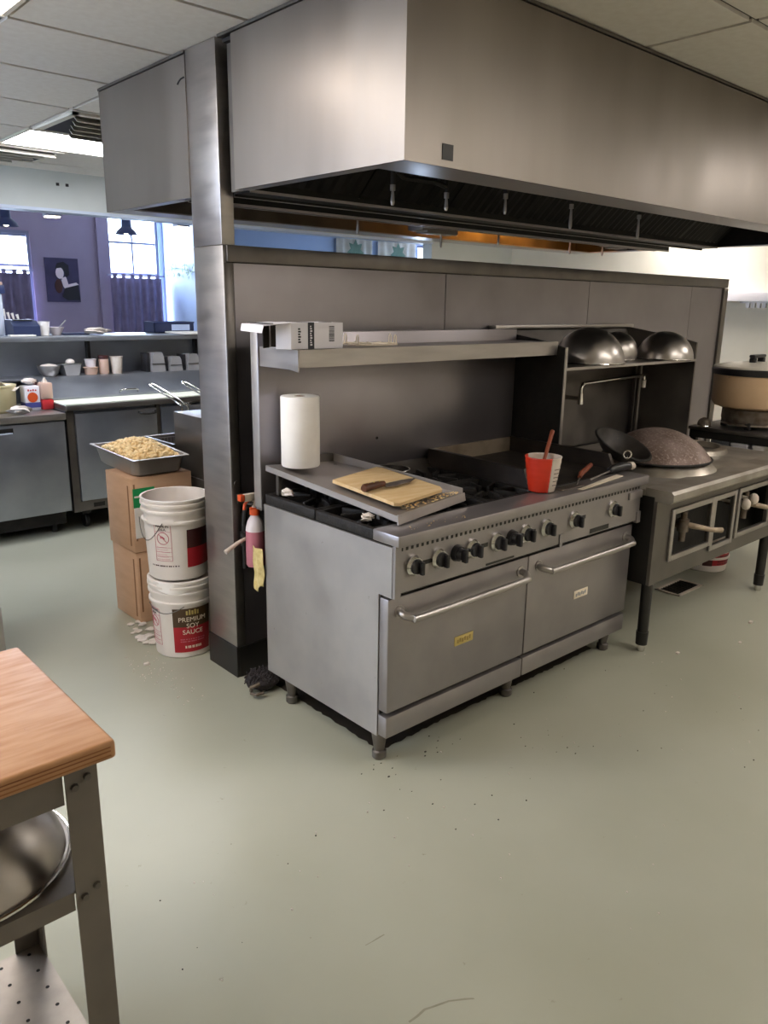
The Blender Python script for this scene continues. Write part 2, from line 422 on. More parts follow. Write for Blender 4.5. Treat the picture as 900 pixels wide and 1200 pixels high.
# ------------------------------------------------------------------ low partition clad in steel, with post
PX0, PX1, PY0, PY1, PZ = -.012, 4.156, .998, 1.217, 1.793
wm = struct(MB().box(PX0+.012, PX1-.012, PY0+.012, PY1-.012, 0, PZ-.01).build('wall_middle', M['soot']))
seams = [.034, 1.219, 2.428, 3.646, 4.09]
for a, b in zip(seams, seams[1:]):
    MB().box(a+.002, b-.002, PY0, PY0+.012, .14, 1.728).build('steel_panel', M['steel_wall'], wm)
MB().box(PX0+.015, PX1, PY0-.012, PY1+.004, PZ-.062, PZ, .004).build('top_trim', M['steel_dark'], wm)
MB().box(PX0+.002, .032, PY0-.006, PY0+.012, .14, PZ-.064, .003).build('side_trim', M['steel_dark'], wm)
MB().box(4.093, PX1, PY0-.014, PY1+.004, .14, PZ-.064, .003).build('side_trim', M['steel_dark'], wm)
MB().box(PX0, PX0+.014, PY0-.004, PY1, .14, PZ-.001, .003).build('end_cap', M['steel'], wm)
bb = MB(); bb.box(PX0-.006, PX0+.012, PY0-.012, PY1+.006, 0, .14, .002); bb.box(PX0+.012, PX1, PY0-.012, PY0+.012, 0, .14)
struct(bb.build('baseboard_middle', M['black'], wm))
MB().box(PX0, .046, PY0, PY1, PZ, CEIL-.002, .003).build('corner_post', M['steel'], wm)

# ================================================================== HOODS
def hood(name, lab, y0, y1, flip, noz, lamps):
    X0, X1, Z0, Z1 = -.015, 3.69, 1.977, 2.482
    T = thing(name, lab, 'exhaust hood', ((X0+X1)/2, (y0+y1)/2, Z1))
    def Y(a): return y1-a if flip else y0+a          # a = distance behind the front face
    def B(mb, x0, x1, a0, a1, z0, z1, bev=0): mb.box(x0, x1, *sorted((Y(a0), Y(a1))), z0, z1, bev); return mb
    D = y1-y0
    B(MB(), X0, X1, 0, .012, Z0, Z1).build('front_panel', M['steel_hood'], T)
    B(MB(), X0, X0+.012, .012, D if flip else D-.085, Z0, Z1).build('end_panel', M['steel_hood'], T)
    B(MB(), X1-.012, X1, .012, D-.012, Z0, Z1).build('end_panel', M['steel_hood'], T)
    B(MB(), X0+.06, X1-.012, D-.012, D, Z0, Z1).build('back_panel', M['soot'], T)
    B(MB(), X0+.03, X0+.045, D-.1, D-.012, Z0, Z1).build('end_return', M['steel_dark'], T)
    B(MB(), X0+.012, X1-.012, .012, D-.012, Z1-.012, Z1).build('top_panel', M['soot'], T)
    B(MB(), X0-.003, X1, -.004, D, Z1+.004, CEIL-.004).build('ceiling_trim', M['steel_dark'], T)
    lip = MB()
    B(lip, X0+.012, X1-.012, .012, .165, Z0, Z0+.006); B(lip, X0+.012, X0+.05, .165, D-.1, Z0, Z0+.006); B(lip, X1-.05, X1-.012, .165, D-.1, Z0, Z0+.006)
    lip.build('bottom_lip', M['steel'], T)
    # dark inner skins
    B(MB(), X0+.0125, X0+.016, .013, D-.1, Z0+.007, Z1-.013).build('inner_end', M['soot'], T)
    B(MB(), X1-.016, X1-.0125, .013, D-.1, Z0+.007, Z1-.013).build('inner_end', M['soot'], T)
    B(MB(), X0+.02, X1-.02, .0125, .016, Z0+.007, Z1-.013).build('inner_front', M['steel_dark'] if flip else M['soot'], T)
    tr = MB(); B(tr, X0+.05, X1-.02, D-.10, D-.004, Z0-.004, Z0+.004); B(tr, X0+.05, X1-.02, D-.104, D-.098, Z0-.004, Z0+.028); B(tr, X0+.05, X1-.02, D-.003, D+.004, Z0-.012, Z0+.02)
    tr.build('grease_trough', M['filter'], T)
    te = MB(); B(te, X0+.05, X1-.02, D-.001, D+.005, Z0-.014, Z0-.004); B(te, X0+.05, X1-.02, D-.108, D-.104, Z0-.006, Z0+.004); te.build('trough_edge', M['steel'], T)
    # baffle filters
    n = 7; w = (X1-X0-.1)/n
    for i in range(n):
        a = MB(); xa = X0+.05+i*w
        p0 = Vector((0, Y(D-.11), Z0+.03)); p1 = Vector((0, Y(D-.55), Z1-.06)); d = p1-p0
        nrm = Vector((0, d.z, -d.y)).normalized()*(-.01 if not flip else .01)
        for k in range(9):
            x0 = xa+.012+k*(w-.02)/9; x1 = x0+(w-.02)/9*.6
            a.poly([(x0, *p0.yz), (x1, *p0.yz), (x1, *p1.yz), (x0, *p1.yz)])
            q0 = p0+nrm; q1 = p1+nrm; x2 = x0+(w-.02)/9
            a.poly([(x1, *p0.yz), (x2, *q0.yz), (x2, *q1.yz), (x1, *p1.yz)])
        a.box(xa, xa+.01, *sorted((p0.y, p0.y+.01)), p0.z-.01, p0.z+.03)
        f = a.build('baffle_filter', M['filter'], T, recalc=False)
    for (x, a, zt, zb) in noz:
        pm = MB(); pm.cyl((x, Y(a), Z1-.013), (x, Y(a), zt), .009, n=10); pm.build('suppression_pipe', M['soot'], T)
        q = MB(); q.cyl((x, Y(a), zt), (x, Y(a), zt-.02), .010, n=10); q.cyl((x, Y(a), zt-.02), (x, Y(a), zb+.012), .005, .008, n=10); q.cyl((x, Y(a), zb+.012), (x, Y(a), zb), .008, .005, n=10)
        q.build('nozzle', M['steel'], T)
    for (x0, x1, a, z) in lamps:
        lm = MB(); B(lm, x0, x0+.05, a-.06, a+.06, z, z+.08, .006); B(lm, x0+.05, x1, a-.05, a+.05, z-.01, z+.07, .006); B(lm, (x0+x1)/2-.02, (x0+x1)/2+.02, a-.02, a+.02, z+.07, Z1-.013)
        lm.build('fixture_box', M['steel_dark'], T)
    return T, Y
h1, HY = hood('exhaust_hood', 'large stainless exhaust hood hanging over the range and wok range', -.006, .972, False,
              [(.40, .5, 2.0, 1.93), (.68, .5, 2.0, 1.935), (1.03, .5, 2.03, 1.95), (1.49, .5, 2.03, 1.925), (2.06, .5, 2.03, 1.92)], [])
MB().tube([(.40, .494, 2.10), (.40, .494, 2.06), (.45, .494, 2.03), (.62, .494, 2.03), (.68, .494, 2.02)], .009, 8).build('suppression_pipe', M['soot'], h1)
MB().box(.136, .182, -.008, -.0055, 1.996, 2.04).build('maker_plate', M['black'], h1)
h2, HY2 = hood('exhaust_hood', 'second stainless exhaust hood behind the corner post, over the fryer', 1.217, 2.005, True,
               [(1.17, .4, 2.06, 1.935), (1.80, .4, 2.0, 1.905), (2.31, .4, 2.05, 1.945), (3.06, .4, 2.05, 1.93), (3.45, .4, 2.03, 1.94)],
               [(1.59, 1.89, .4, 1.985), (3.42, 3.62, .45, 2.0)])
tb = MB(); tb.tube([(-.0175, 1.272, 2.388), (-.018, 1.262, 2.395), (-.018, 1.245, 2.402), (-.0175, 1.222, 2.404)], .003, 6); tb.build('bent_wire', M['soot'], h2)
lb = MB(); lb.cyl((2.75, 1.62, 2.30), (3.15, 1.62, 2.30), .03, n=14)
lb.build('hood_lamp', M['hoodlamp'], h2)
MB().box(2.7, 3.2, 1.58, 1.66, 2.335, 2.449).build('lamp_holder', M['soot'], h2)

# ================================================================== RANGE
W = 1.524
R = thing('cooking_range', 'long stainless gas range with two oven doors in the centre of the kitchen', 'range', (W/2, .4, 0))
b = MB(); b.box(.012, 1.504, .0956, .768, .112, .79); b.box(.012, 1.504, .032, .14, .652, .79)
b.build('body', M['soot'], R)
for xa, xb in ((.002, .012), (1.504, 1.512)):
    MB().prism([(.0956, .112), (.775, .112), (.775, .8205), (.032, .8205), (.032, .645), (.0956, .645)], 'yz', xa, xb).build('side_panel', M['steel_side'], R)
cp = MB(); cp.box(.012, 1.504, .022, .034, .66, .826)
cp.box(.004, .03, .018, .034, .645, .826); cp.box(.905, .925, .018, .034, .648, .70); cp.box(1.48, 1.51, .016, .034, .648, .70); cp.box(1.40, 1.504, .012, .03, .765, .80, .003)
cpo = cp.build('control_panel', M['steel_front'], R)
sl = MB()
for i in range(62):
    x = .03+i*.0237
    sl.box(x, x+.0095, .0205, .0225, .806, .817)
sl.build('slot_grille', M['black'], cpo)
for xk in (.125, .42, .70, 1.035): MB().box(xk+.008, xk+.045, .0205, .0225, .738, .754, .002).build('sight_window', M['black'], cpo)
for a_, b_, c_ in ((.46, .62, .672), (1.12, 1.26, .684)): MB().box(a_, b_, .0205, .0225, .664, c_).build('dark_recess', M['black'], cpo)
nz = MB(); nz.box(0, W, 0, .128, .8265, .866, .005)
nz.build('front_ledge', M['steel_front'], R)
for i, x in enumerate([.087, .205, .299, .378, .509, .598, .679, .807, .994, 1.275]):
    z = .747
    if i in (2, 5):
        k = MB(); k.cyl((x, .022, z), (x, .005, z), .031, .027, 24); k.cyl((x, .005, z), (x, -.012, z), .022, .019, 24)
        k.box(x-.007, x+.007, -.03, -.008, z-.026, z+.022, .003); k.build('control_knob', M['knob'], R, label='all-black control knob')
    else:
        k = MB(); k.lathe([(0, 0), (.035, 0), (.036, .010), (.029, .020), (.027, .020)], (x, .022, z), 28, Matrix.Rotation(PI/2, 4, 'X'))
        ko = k.build('control_knob', M['chrome'], R, label='control knob with a chrome bezel')
        d = MB(); d.cyl((x, .002, z), (x, -.006, z), .0265, .024, 24); d.box(x+.003, x+.017, -.022, -.003, z-.028, z+.018, .004); d.build('dial', M['knob'], ko)
# doors
for x0, x1, hx0, hx1, bx in ((.004, .7485, .055, .70, .385), (.7535, 1.508, .815, 1.45, 1.13)):
    dr = MB().box(x0, x1, .0485, .0945, .214, .6345, .006).build('oven_door', M['steel_front'], R)
    hz = .571
    hd = MB(); hd.tube([(hx0, .0485, hz+.012), (hx0-.004, .022, hz+.008), (hx0+.02, .001, hz), (hx0+.07, -.008, hz-.002), (hx1-.07, -.008, hz-.002), (hx1-.02, .001, hz), (hx1+.004, .022, hz+.008), (hx1, .0485, hz+.012)], .0135, 12, smooth=5)
    hd.cyl((hx0, .049, hz+.012), (hx0, .044, hz+.012), .022, n=16); hd.cyl((hx1, .049, hz+.012), (hx1, .044, hz+.012), .022, n=16)
    hd.build('door_handle', M['steel'], dr)
    bd = MB().box(bx-.05, bx+.05, .0455, .0487, .372, .408, .002).build('name_plate', M['gold'] if bx < .5 else M['cream'], dr)
    MB().box(x0, x1, .05, .0945, .118, .197, .004).build('kick_panel', M['steel_front'], R)
# raised mark on the plates
for bx, mm in ((.385, 'brown_lab'), (1.13, 'steel_dark')):
    mk = MB()
    for q in range(6): mk.box(bx-.038+q*.013, bx-.030+q*.013, .0445, .0456, .381+.003*(q % 2), .399-.004*((q+1) % 2))
    mk.build('plate_lettering', M['plate_ink'] if bx < .5 else M['steel_cool'], R)
for (x, y) in ((.04, .124), (.04, .66), (1.47, .124), (1.47, .66), (.757, .13)):
    MB().lathe([(0, 0), (.021, 0), (.026, .006), (.026, .03), (.019, .034), (.02, .04), (.031, .114), (0, .114)], (x, y, 0), 18).build('leg', M['steel_dark'], R)
# burner top
MB().box(.012, .9, .13, .776, .79, .806).build('burner_pan', M['pan'], R)
for ci in range(3):
    for ri in range(2):
        x0 = .006+ci*.299; x1 = x0+.295; y0 = .132+ri*.322; y1 = y0+.318; cx = (x0+x1)/2; cy = (y0+y1)/2
        g = MB()
        g.box(x0, x0+.022, y0, y1, .824, .862, .004); g.box(x1-.022, x1, y0, y1, .824, .862, .004)
        g.box(x0+.022, x1-.022, y0, y0+.02, .824, .862, .004); g.box(x0+.022, x1-.022, y1-.02, y1, .824, .862, .004)
        for k in range(8):
            a = k*PI/4+PI/8; ex = cx+math.cos(a)*.125; ey = cy+math.sin(a)*.135
            p0 = Vector((cx+math.cos(a)*.04, cy+math.sin(a)*.04, .852)); p1 = Vector((ex, ey, .852))
            m = Matrix.Translation((p0+p1)/2) @ Matrix.Rotation(math.atan2(p1.y-p0.y, p1.x-p0.x), 4, 'Z'); L_ = (p1-p0).length/2
            g.box(-L_, L_, -.006, .006, -.014, .012, .002, mtx=m)
        g.build('grate', M['iron'], R)
        MB().lathe([(0, .805), (.06, .805), (.055, .828), (.04, .836), (.036, .842), (0, .844)], (cx, cy, 0), 24).build('burner', M['iron'], R)
# griddle
MB().box(.93, 1.495, .13, .772, .80, .868).build('griddle_plate', M['pan'], R)
MB().prism([(.192, .868), (.222, .935), (.776, .942), (.776, .80), (.192, .80)], 'yz', .906, .93).build('griddle_splash', M['splash_dark'], R)
MB().prism([(.165, .868), (.20, .935), (.776, .942), (.776, .80), (.165, .80)], 'yz', 1.495, 1.515).build('griddle_splash', M['splash_dark'], R)
MB().box(.93, 1.495, .772, .785, .80, .938).build('griddle_back_splash', M['grid_splash'], R)
MB().prism([(.70, .806), (.788, .806), (.788, .90)], 'yz', .66, .904).build('flue_wedge', M['steel_dark'], R)
# backguard and high shelf
MB().box(0, W, .79, .83, .79, 1.474, .003).build('backguard', M['steel_wall'], R)
MB().box(.002, W, .8305, .834, .79, 1.472).build('backguard_rear', M['black'], R)
ed = MB().box(-.001, .012, .792, .838, .80, 1.476, .002).build('backguard_edge', M['steel_side'], R)
hs = MB()
hs.box(.012, 1.522, .548, .79, 1.414, 1.421)
hs.prism([(.5425, 1.423), (.552, 1.423), (.556, 1.362), (.546, 1.360)], 'yz', .012, 1.53)
hs.prism([(.545, 1.423), (.789, 1.424), (.789, 1.352), (.60, 1.352), (.545, 1.345)], 'yz', .008, .0135)
hs.prism([(.552, 1.421), (.789, 1.421), (.789, 1.36), (.556, 1.362)], 'yz', 1.516, 1.522)
hs.build('high_shelf', M['steel'], R)
scw = MB(); scw.cyl((.60, .791, 1.02), (.60, .787, 1.02), .006, n=10); scw.build('screw_hole', M['soot'], R)

# ------------------------------------------------------------------ things on the range
def bil(c, u, v):
    a, b_, c_, d = [Vector(p) for p in c]       # a rear-left, b rear-right, c front-right, d front-left
    return (a*(1-u)+b_*u)*(1-v)+(d*(1-u)+c_*u)*v
TC = [(.012, .772, .975), (.342, .768, .952), (.494, .181, .900), (.085, .10, .900)]
T = thing('steel_tray', 'long flat stainless tray propped over the burners, holding the cutting board', 'tray', (.24, .45, .9))
tr = MB()
def trf(u, v): return bil(TC, u, v)
tr.grid(lambda u, v: trf(u, v), 6, 10)
tro = tr.build('tray_sheet', M['steel_pan'], T); shell(tro, .003, -1, True)
fl = MB()
p, q = Vector(TC[3]), Vector(TC[2]); p0_ = p+Vector((-.003, -.004, .005)); q0_ = q+Vector((.004, -.005, .005))
fl.poly([p0_, q0_, Vector((q0_.x+.004, q0_.y-.004, .8745)), Vector((p0_.x-.002, p0_.y-.004, .8700))])
f_ = fl.build('front_flap', M['steel'], T); shell(f_, .003, 0, True)
for (s0, s1, nm, hh) in ((TC[1], TC[2], 'side_flange', .022), (TC[0], TC[3], 'side_flange', -.022)):
    a = MB(); s0 = Vector(s0); s1 = Vector(s1)
    a.poly([s0, s1, s1+Vector((0, 0, hh)), s0+Vector((0, 0, hh+(.012 if hh > 0 else 0)))])
    o = a.build(nm, M['steel_pan'], T); shell(o, .003, 0, True)
a = MB(); s0 = bil(TC, .45, 0); s1 = bil(TC, 1, 0); a.poly([s0, s1, s1+Vector((0, 0, .034)), s0+Vector((0, 0, .03))]); o = a.build('rear_flange', M['steel_dark'], T); shell(o, .003, 0, True)
for (x, y, zt) in ((.03, .71, .965), (.10, .205, .903), (.31, .72, .955), (.44, .22, .902)):
    MB().box(x-.008, x+.008, y-.008, y+.008, .8655, zt-.004).build('tray_leg', M['steel_dark'], T)
# tray plane axes
tn = Vector((.03768, -.09489, .99477)).normalized(); tcn = Vector((.2335, .454, .93175))
def on_tray(x, y, h=0.):
    z = tcn.z-((x-tcn.x)*tn.x+(y-tcn.y)*tn.y)/tn.z
    return Vector((x, y, z))+tn*(h+.013)
bp = [(.088, .455), (.378, .543), (.392, .525), (.425, .235), (.405, .205), (.130, .140), (.112, .150)]
cb = MB()
A = [cb.bm.verts.new(on_tray(x, y, 0)) for x, y in bp]; B_ = [cb.bm.verts.new(on_tray(x, y, .012)) for x, y in bp]
cb.bm.faces.new(A); cb.bm.faces.new(B_)
for i in range(len(bp)): cb.bm.faces.new((A[i], A[(i+1) % len(bp)], B_[(i+1) % len(bp)], B_[i]))
tag(cb.build('cutting_board', M['board'], loc=on_tray(.27, .35)), 'thin pale wooden cutting board lying on the steel tray', 'cutting board')
# knife
kd = (Vector((.395, .332, 0))-Vector((.085, .288, 0))); kl = kd.length; ka = math.atan2(kd.y, kd.x)
def kpt(u, v, h):
    x = .085+math.cos(ka)*u-math.sin(ka)*v; y = .288+math.sin(ka)*u+math.cos(ka)*v
    return on_tray(x, y, .0165+h)
K = thing('chef_knife', 'large kitchen knife with a dark wooden handle lying on the cutting board', 'knife', kpt(.1, 0, 0))
bl = MB(); pr = [(.115, -.018), (.16, -.025), (.25, -.018), (.312, .006), (.24, .016), (.115, .014)]
A = [bl.bm.verts.new(kpt(u, v, .001)) for u, v in pr]; B_ = [bl.bm.verts.new(kpt(u, v, .0045)) for u, v in pr]
bl.bm.faces.new(A); bl.bm.faces.new(B_)
for i in range(len(pr)): bl.bm.faces.new((A[i], A[(i+1) % len(pr)], B_[(i+1) % len(pr)], B_[i]))
bl.build('blade', M['blade'], K)
hn = MB(); hn.tube([kpt(u, v, .011) for u, v in ((0, -.008), (.01, -.004), (.05, 0), (.09, .002), (.118, 0))], [.011, .0155, .0135, .013, .0105], 12)
hn.build('knife_handle', M['handle_wood'], K)
rv = MB()
for u in (.03, .06, .09): rv.ico(kpt(u, -.001, .0245), .003)
rv.build('rivet', M['gold'], K)
# crumbs on tray
cr = MB()
for _ in range(110):
    u = random.uniform(.15, .98); v = random.uniform(.93, .985); p = trf(u, v)+tn*.004
    cr.ico(p, random.uniform(.0015, .004), 0, (1.5, 1, .7))
for _ in range(20):
    cr.ico((random.uniform(.08, .4), random.uniform(.02, .06), .8695), random.uniform(.001, .0025), 0)
tag(cr.build('crumbs', M['fried'], loc=(.3, .15, .9)), 'scattered pale bread crumbs along the front rim of the steel tray', 'crumbs', kind='stuff')
# paper roll
rc = (.103, .668); rz = on_tray(*rc).z+.010
pr = MB(); pr.lathe([(.022, 0), (.071, 0), (.0735, .004), (.074, .14), (.0735, .262), (.071, .266), (.024, .266), (.021, .262), (.021, .004), (.022, 0)], (rc[0], rc[1], rz), 48)
P_ = thing('paper_towel_roll', 'white roll of paper towels standing on the rear of the steel tray', 'paper roll', (rc[0], rc[1], rz))
pr.build('towel_roll', M['paper'], P_)
pt = MB(); pt.grid(lambda u, v: Vector((rc[0]+.0755*math.cos(-.25+u*.45)+.004*u, rc[1]+.0755*math.sin(-.25+u*.45)-.006*u, rz+.004+v*.125*(1-.1*u))), 6, 4)
shell(pt.build('loose_sheet', M['paper'], P_), .0012, 0)
MB().lathe([(.0205, .004), (.0205, .265), (.019, .265), (.019, .004), (.0205, .004)], (rc[0], rc[1], rz), 24).build('cardboard_core', M['card_dark'], P_)
# pan behind the tray
D_ = thing('frying_pan', 'small dark round pan standing behind the steel tray on the rear burner', 'pan', (.56, .69, .862))
mt = Matrix.Rotation(math.radians(14), 4, 'X')
pn = MB(); pn.lathe([(0, 0), (.062, 0), (.078, .012), (.086, .04), (.083, .041), (.074, .013), (.06, .004), (0, .004)], (.565, .665, .8665), 32)
pn.build('pan_body', M['wok_dark'], D_)
rm = MB(); rm.tube([(.565+.085*math.cos(a*PI/16), .665+.085*math.sin(a*PI/16), .909) for a in range(32)], .002, 6, True); rm.build('pan_rim', M['steel'], D_)
# rags
def rag(name, c, r, m, lab, cat, sc=(1, 1, .7), seed=0, sub=3):
    rr = random.Random(seed); mb = MB(); mb.ico((0, 0, 0), 1, sub)
    fr = [(rr.uniform(2, 5), rr.uniform(2, 5), rr.uniform(2, 5), rr.uniform(0, 6)) for _ in range(4)]
    for v in mb.bm.verts:
        d = v.co.normalized(); k = 1+sum(.14*math.sin(a*d.x*1.7+b*d.y*1.7+e*d.z*2+f) for a, b, e, f in fr)
        v.co = Vector((d.x*r*sc[0]*k, d.y*r*sc[1]*k, d.z*r*sc[2]*k))+Vector(c)
    lo = min(v.co.z for v in mb.bm.verts)
    for v in mb.bm.verts: v.co.z += c[2]-r*sc[2]*.8-lo
    return tag(mb.build(name, m, loc=(c[0], c[1], c[2]-r*sc[2])), lab, cat)
rag('crumpled_rag', (.033, .662, .878), .019, M['rag'], 'crumpled white paper scrap on the rear left corner of the burner top', 'rag', (.9, 1.5, .75), 3)
rag('crumpled_rag', (.045, .205, .876), .016, M['rag'], 'small folded pale wad under the front left edge of the steel tray', 'rag', (1.5, 1.2, .7), 5)
# carton on the shelf
CX = thing('carton', 'open white carton with a black printed band on the left end of the high shelf', 'box', (.10, .64, 1.424))
c0 = MB(); x0, x1, y0, y1, z0, z1 = -.008, .224, .562, .70, 1.4245, 1.516
c0.box(x0, x1, y0, y0+.003, z0, z1); c0.box(x0, x1, y1-.003, y1, z0, z1); c0.box(x0, x1, y0+.003, y1-.003, z0, z0+.003); c0.box(x0, x1, y0+.003, y1-.003, z1-.003, z1); c0.box(x1-.003, x1, y0+.003, y1-.003, z0+.003, z1-.003)
c0.build('carton_body', M['box_white'], CX)
f = MB(); f.poly([(x0, y0, z1), (x0, y1, z1), (x0-.11, y1+.005, z1-.006), (x0-.11, y0+.005, z1-.01)]); shell(f.build('top_flap', M['box_white'], CX), .002, 0, True)
f = MB(); f.poly([(x0-.11, y0+.005, z1-.01), (x0-.11, y1+.005, z1-.006), (x0-.118, y1, z1-.03), (x0-.118, y0+.005, z1-.034)]); shell(f.build('top_flap_edge', M['box_white'], CX), .002, 0, True)
f = MB(); f.poly([(x0, y0, z0), (x0, y0, z1), (x0-.03, y0+.05, z1-.01), (x0-.03, y0+.05, z0)]); shell(f.build('side_flap', M['box_white'], CX), .002, 0, True)
f = MB(); f.poly([(x0, y1, z0), (x0, y1, z1), (x0-.04, y1-.02, z1-.01), (x0-.04, y1-.02, z0)]); shell(f.build('side_flap', M['boxin'], CX), .002, 0, True)
MB().box(x0+.004, x1-.01, y0+.006, y1-.006, z0+.004, z1-.006).build('dark_interior', M['boxin'], CX)  # dark block filling the inside of the carton
bnd = MB(); bnd.box(.065, .092, y0-.0012, y0, z0, z1); bnd.box(.065, .092, y0-.0012, y1, z1, z1+.0012); bnd.box(x0-.09, x0-.07, y0+.006, y1, z1-.003, z1-.001); bnd.box(.165, .195, y0+.03, y0+.07, z1, z1+.001)
bnd.build('printed_band', M['box_black'], CX)
wl = MB()
for k in range(9): wl.box(.074, .083-.002*(k % 3), y0-.002, y0-.0012, z0+.012+k*.008, z0+.017+k*.008)
wl.build('band_lettering', M['box_white'], CX)
bc = MB()
zz = z0+.025
for k in range(16):
    h = random.choice((.0012, .002, .003)); bc.box(.160, .184, y0-.0008, y0, zz, zz+h); zz += h+.0016
bc.build('barcode_print', M['box_black'], CX)
bc = MB()
for k in range(6): bc.box(.022, .034-.003*(k % 2), y0-.0008, y0, z0+.022+k*.009, z0+.028+k*.009)
bc.build('side_lettering', M['box_black'], CX)
# wire trivet on shelf
T = thing('wire_trivet', 'round wire rack lying on the high shelf beside the white carton', 'wire rack', (.44, .655, 1.424))
wt = MB()
for rr, zz in ((.115, 1.430), (.09, 1.430), (.045, 1.431)):
    wt.tube([(.44+rr*math.cos(k*PI/20), .655+rr*.85*math.sin(k*PI/20), zz) for k in range(40)], .0026, 6, True)
for k in range(6):
    a = k*PI/6; wt.tube([(.44+.115*math.cos(a), .655+.0978*math.sin(a), 1.434), (.44-.115*math.cos(a), .655-.0978*math.sin(a), 1.434)], .002, 6)
wt.build('wire_rings', M['cream'], T)
for a in (.1, 2.1, 3.6, 5.2):
    x = .44+.115*math.cos(a); y = .655+.0978*math.sin(a)
    MB().tube([(x-.006, y, 1.428), (x-.005, y, 1.462), (x, y, 1.468), (x+.005, y, 1.462), (x+.006, y, 1.428)], .0024, 6).build('wire_foot', M['cream'], T)
# can with spoon
cx, cy, cz = .887, .112, .8685
T = thing('tin_can', 'dented red and white can standing on the ledge of the range', 'can', (cx, cy, cz))
th0, th1 = math.radians(95), math.radians(246)
prof = [(.050, 0)]
for k in range(24):
    z = .004+k*.132/23; prof.append((.051+.021*(k/23)**.8+(.0011 if k % 4 == 0 else 0), z))
prof.append((.0735, .137)); prof.append((.0735, .141))
q = MB(); q.lathe(prof, (cx, cy, cz), 24, a0=th0, a1=th1); shell(q.build('red_side', M['can_red'], T), .0018, -1)
q = MB(); q.lathe(prof, (cx, cy, cz), 36, a0=th1, a1=th0+2*PI); shell(q.build('white_side', M['can_white'], T), .0018, -1)
MB().lathe([(0, .002), (.049, .002)], (cx, cy, cz), 32).build('can_base', M['can_white'], T)
MB().lathe([(0, .09), (.064, .09)], (cx, cy, cz), 32).build('can_contents', M['grime'], T)
sm = MB(); 
for k in range(5): sm.lathe([(.0535+.021*((.03+k*.016)/.137)**.8, .03+k*.016), (.0538+.021*((.033+k*.016)/.137)**.8, .033+k*.016)], (cx, cy, cz), 12, a0=math.radians(258), a1=math.radians(300))
sm.build('can_lettering', M['maroon'], T)
T = thing('wooden_spoon', 'wooden spoon standing in the red and white can', 'spoon', (cx, cy, cz+.1))
s = MB(); s.tube([(cx-.015, cy-.01, cz+.106), (cx+.062, cy+.030, cz+.156), (cx+.165, cy+.085, cz+.213)], [.007, .008, .009], 10); s.build('spoon_handle', M['handle_red'], T)
# utensils on the griddle front
T = thing('spatula', 'flat steel spatula with a reddish wooden handle lying on the griddle front', 'spatula', (1.1, .12, .87))
s = MB(); s.box(.95, 1.10, .055, .098, .8675, .8705, .001, mtx=None); s.build('blade', M['blade'], T)
s = MB(); s.tube([(1.09, .085, .871), (1.17, .125, .882)], .004, 8); s.build('shank', M['steel_dark'], T)
s = MB(); s.tube([(1.16, .12, .884), (1.21, .145, .890), (1.37, .205, .898)], [.008, .012, .010], 12); s.build('spatula_handle', M['handle_red'], T)
T = thing('scraper', 'long steel scraper with a black handle at the right end of the griddle', 'scraper', (1.45, .1, .87))
s = MB(); s.prism([(1.02, .030), (1.03, .012), (1.40, .055), (1.40, .09)], 'xy', .8672, .8700); s.build('blade', M['cream'], T)
s = MB(); s.tube([(1.20, .09, .875), (1.40, .117, .884)], .004, 8); s.build('shank', M['steel'], T)
s = MB(); s.tube([(1.38, .115, .886), (1.41, .118, .890), (1.48, .112, .892), (1.525, .106, .890)], [.012, .018, .019, .017], 14); s.build('scraper_handle', M['knob'], T)
s = MB(); s.tube([(1.524, .106, .890), (1.55, .103, .889)], [.0195, .018], 14); s.build('handle_cap', M['can_white'], T)

# ================================================================== WOK RANGE
V = thing('wok_range', 'stainless wok range with open burner chambers and black legs right of the range', 'wok range', (2.25, .4, 0))
X0, X1 = 1.552, 2.96
bx = MB()
bx.box(X0, X0+.012, -.02, .86, .345, .765); bx.box(X1-.012, X1, -.02, .86, .345, .765); bx.box(X0+.012, X1-.012, .845, .86, .345, .765); bx.box(X0+.012, X1-.012, .2, .845, .345, .357)
bx.build('cabinet', M['black'], V)
fp = MB()
WN = [(1.715, 2.085, .455, .665), (2.125, 2.33, .425, .665), (2.40, 2.77, .44, .665)]
xs = [X0, WN[0][0], WN[0][1], WN[1][0], WN[1][1], WN[2][0], WN[2][1], X1]
for i in range(0, 8, 2): fp.box(xs[i], xs[i+1], -.034, -.02, .345, .765)
for w in WN: fp.box(w[0], w[1], -.034, -.02, .345, w[2]); fp.box(w[0], w[1], -.034, -.02, w[3], .765)
fp.build('front_panel', M['steel_dark'], V)
for w in WN:
    f = MB()
    f.box(w[0]-.022, w[0]+.004, -.046, -.0345, w[2]-.022, w[3]+.022, .003); f.box(w[1]-.004, w[1]+.022, -.046, -.0345, w[2]-.022, w[3]+.022, .003)
    f.box(w[0]+.004, w[1]-.004, -.046, -.0345, w[3]-.004, w[3]+.022, .003); f.box(w[0]+.004, w[1]-.004, -.046, -.0345, w[2]-.022, w[2]+.004, .003)
    f.build('window_frame', M['steel'], V)
MB().box(X0+.012, X1-.012, .10, .112, .357, .765).build('chamber_back', M['soot'], V)
MB().box(X0-.002, X0+.05, -.038, -.034, .345, .765).build('corner_strip', M['steel_dark'], V)
for vx in (1.89, 2.56):
    v = MB(); v.cyl((vx, .10, .57), (vx, .02, .57), .022, n=14); v.cyl((vx, .0, .49), (vx, .0, .64), .016, n=12); v.cyl((vx, .0, .54), (vx, .0, .60), .028, n=12)
    vo = v.build('gas_valve', M['grime'], V)
    lv = MB(); lv.tube([(vx, .01, .575), (vx+.015, -.05, .572), (vx+.09, -.10, .552), (vx+.165, -.115, .54)], [.014, .014, .012, .014], 12); lv.build('valve_lever', M['lever'], vo)
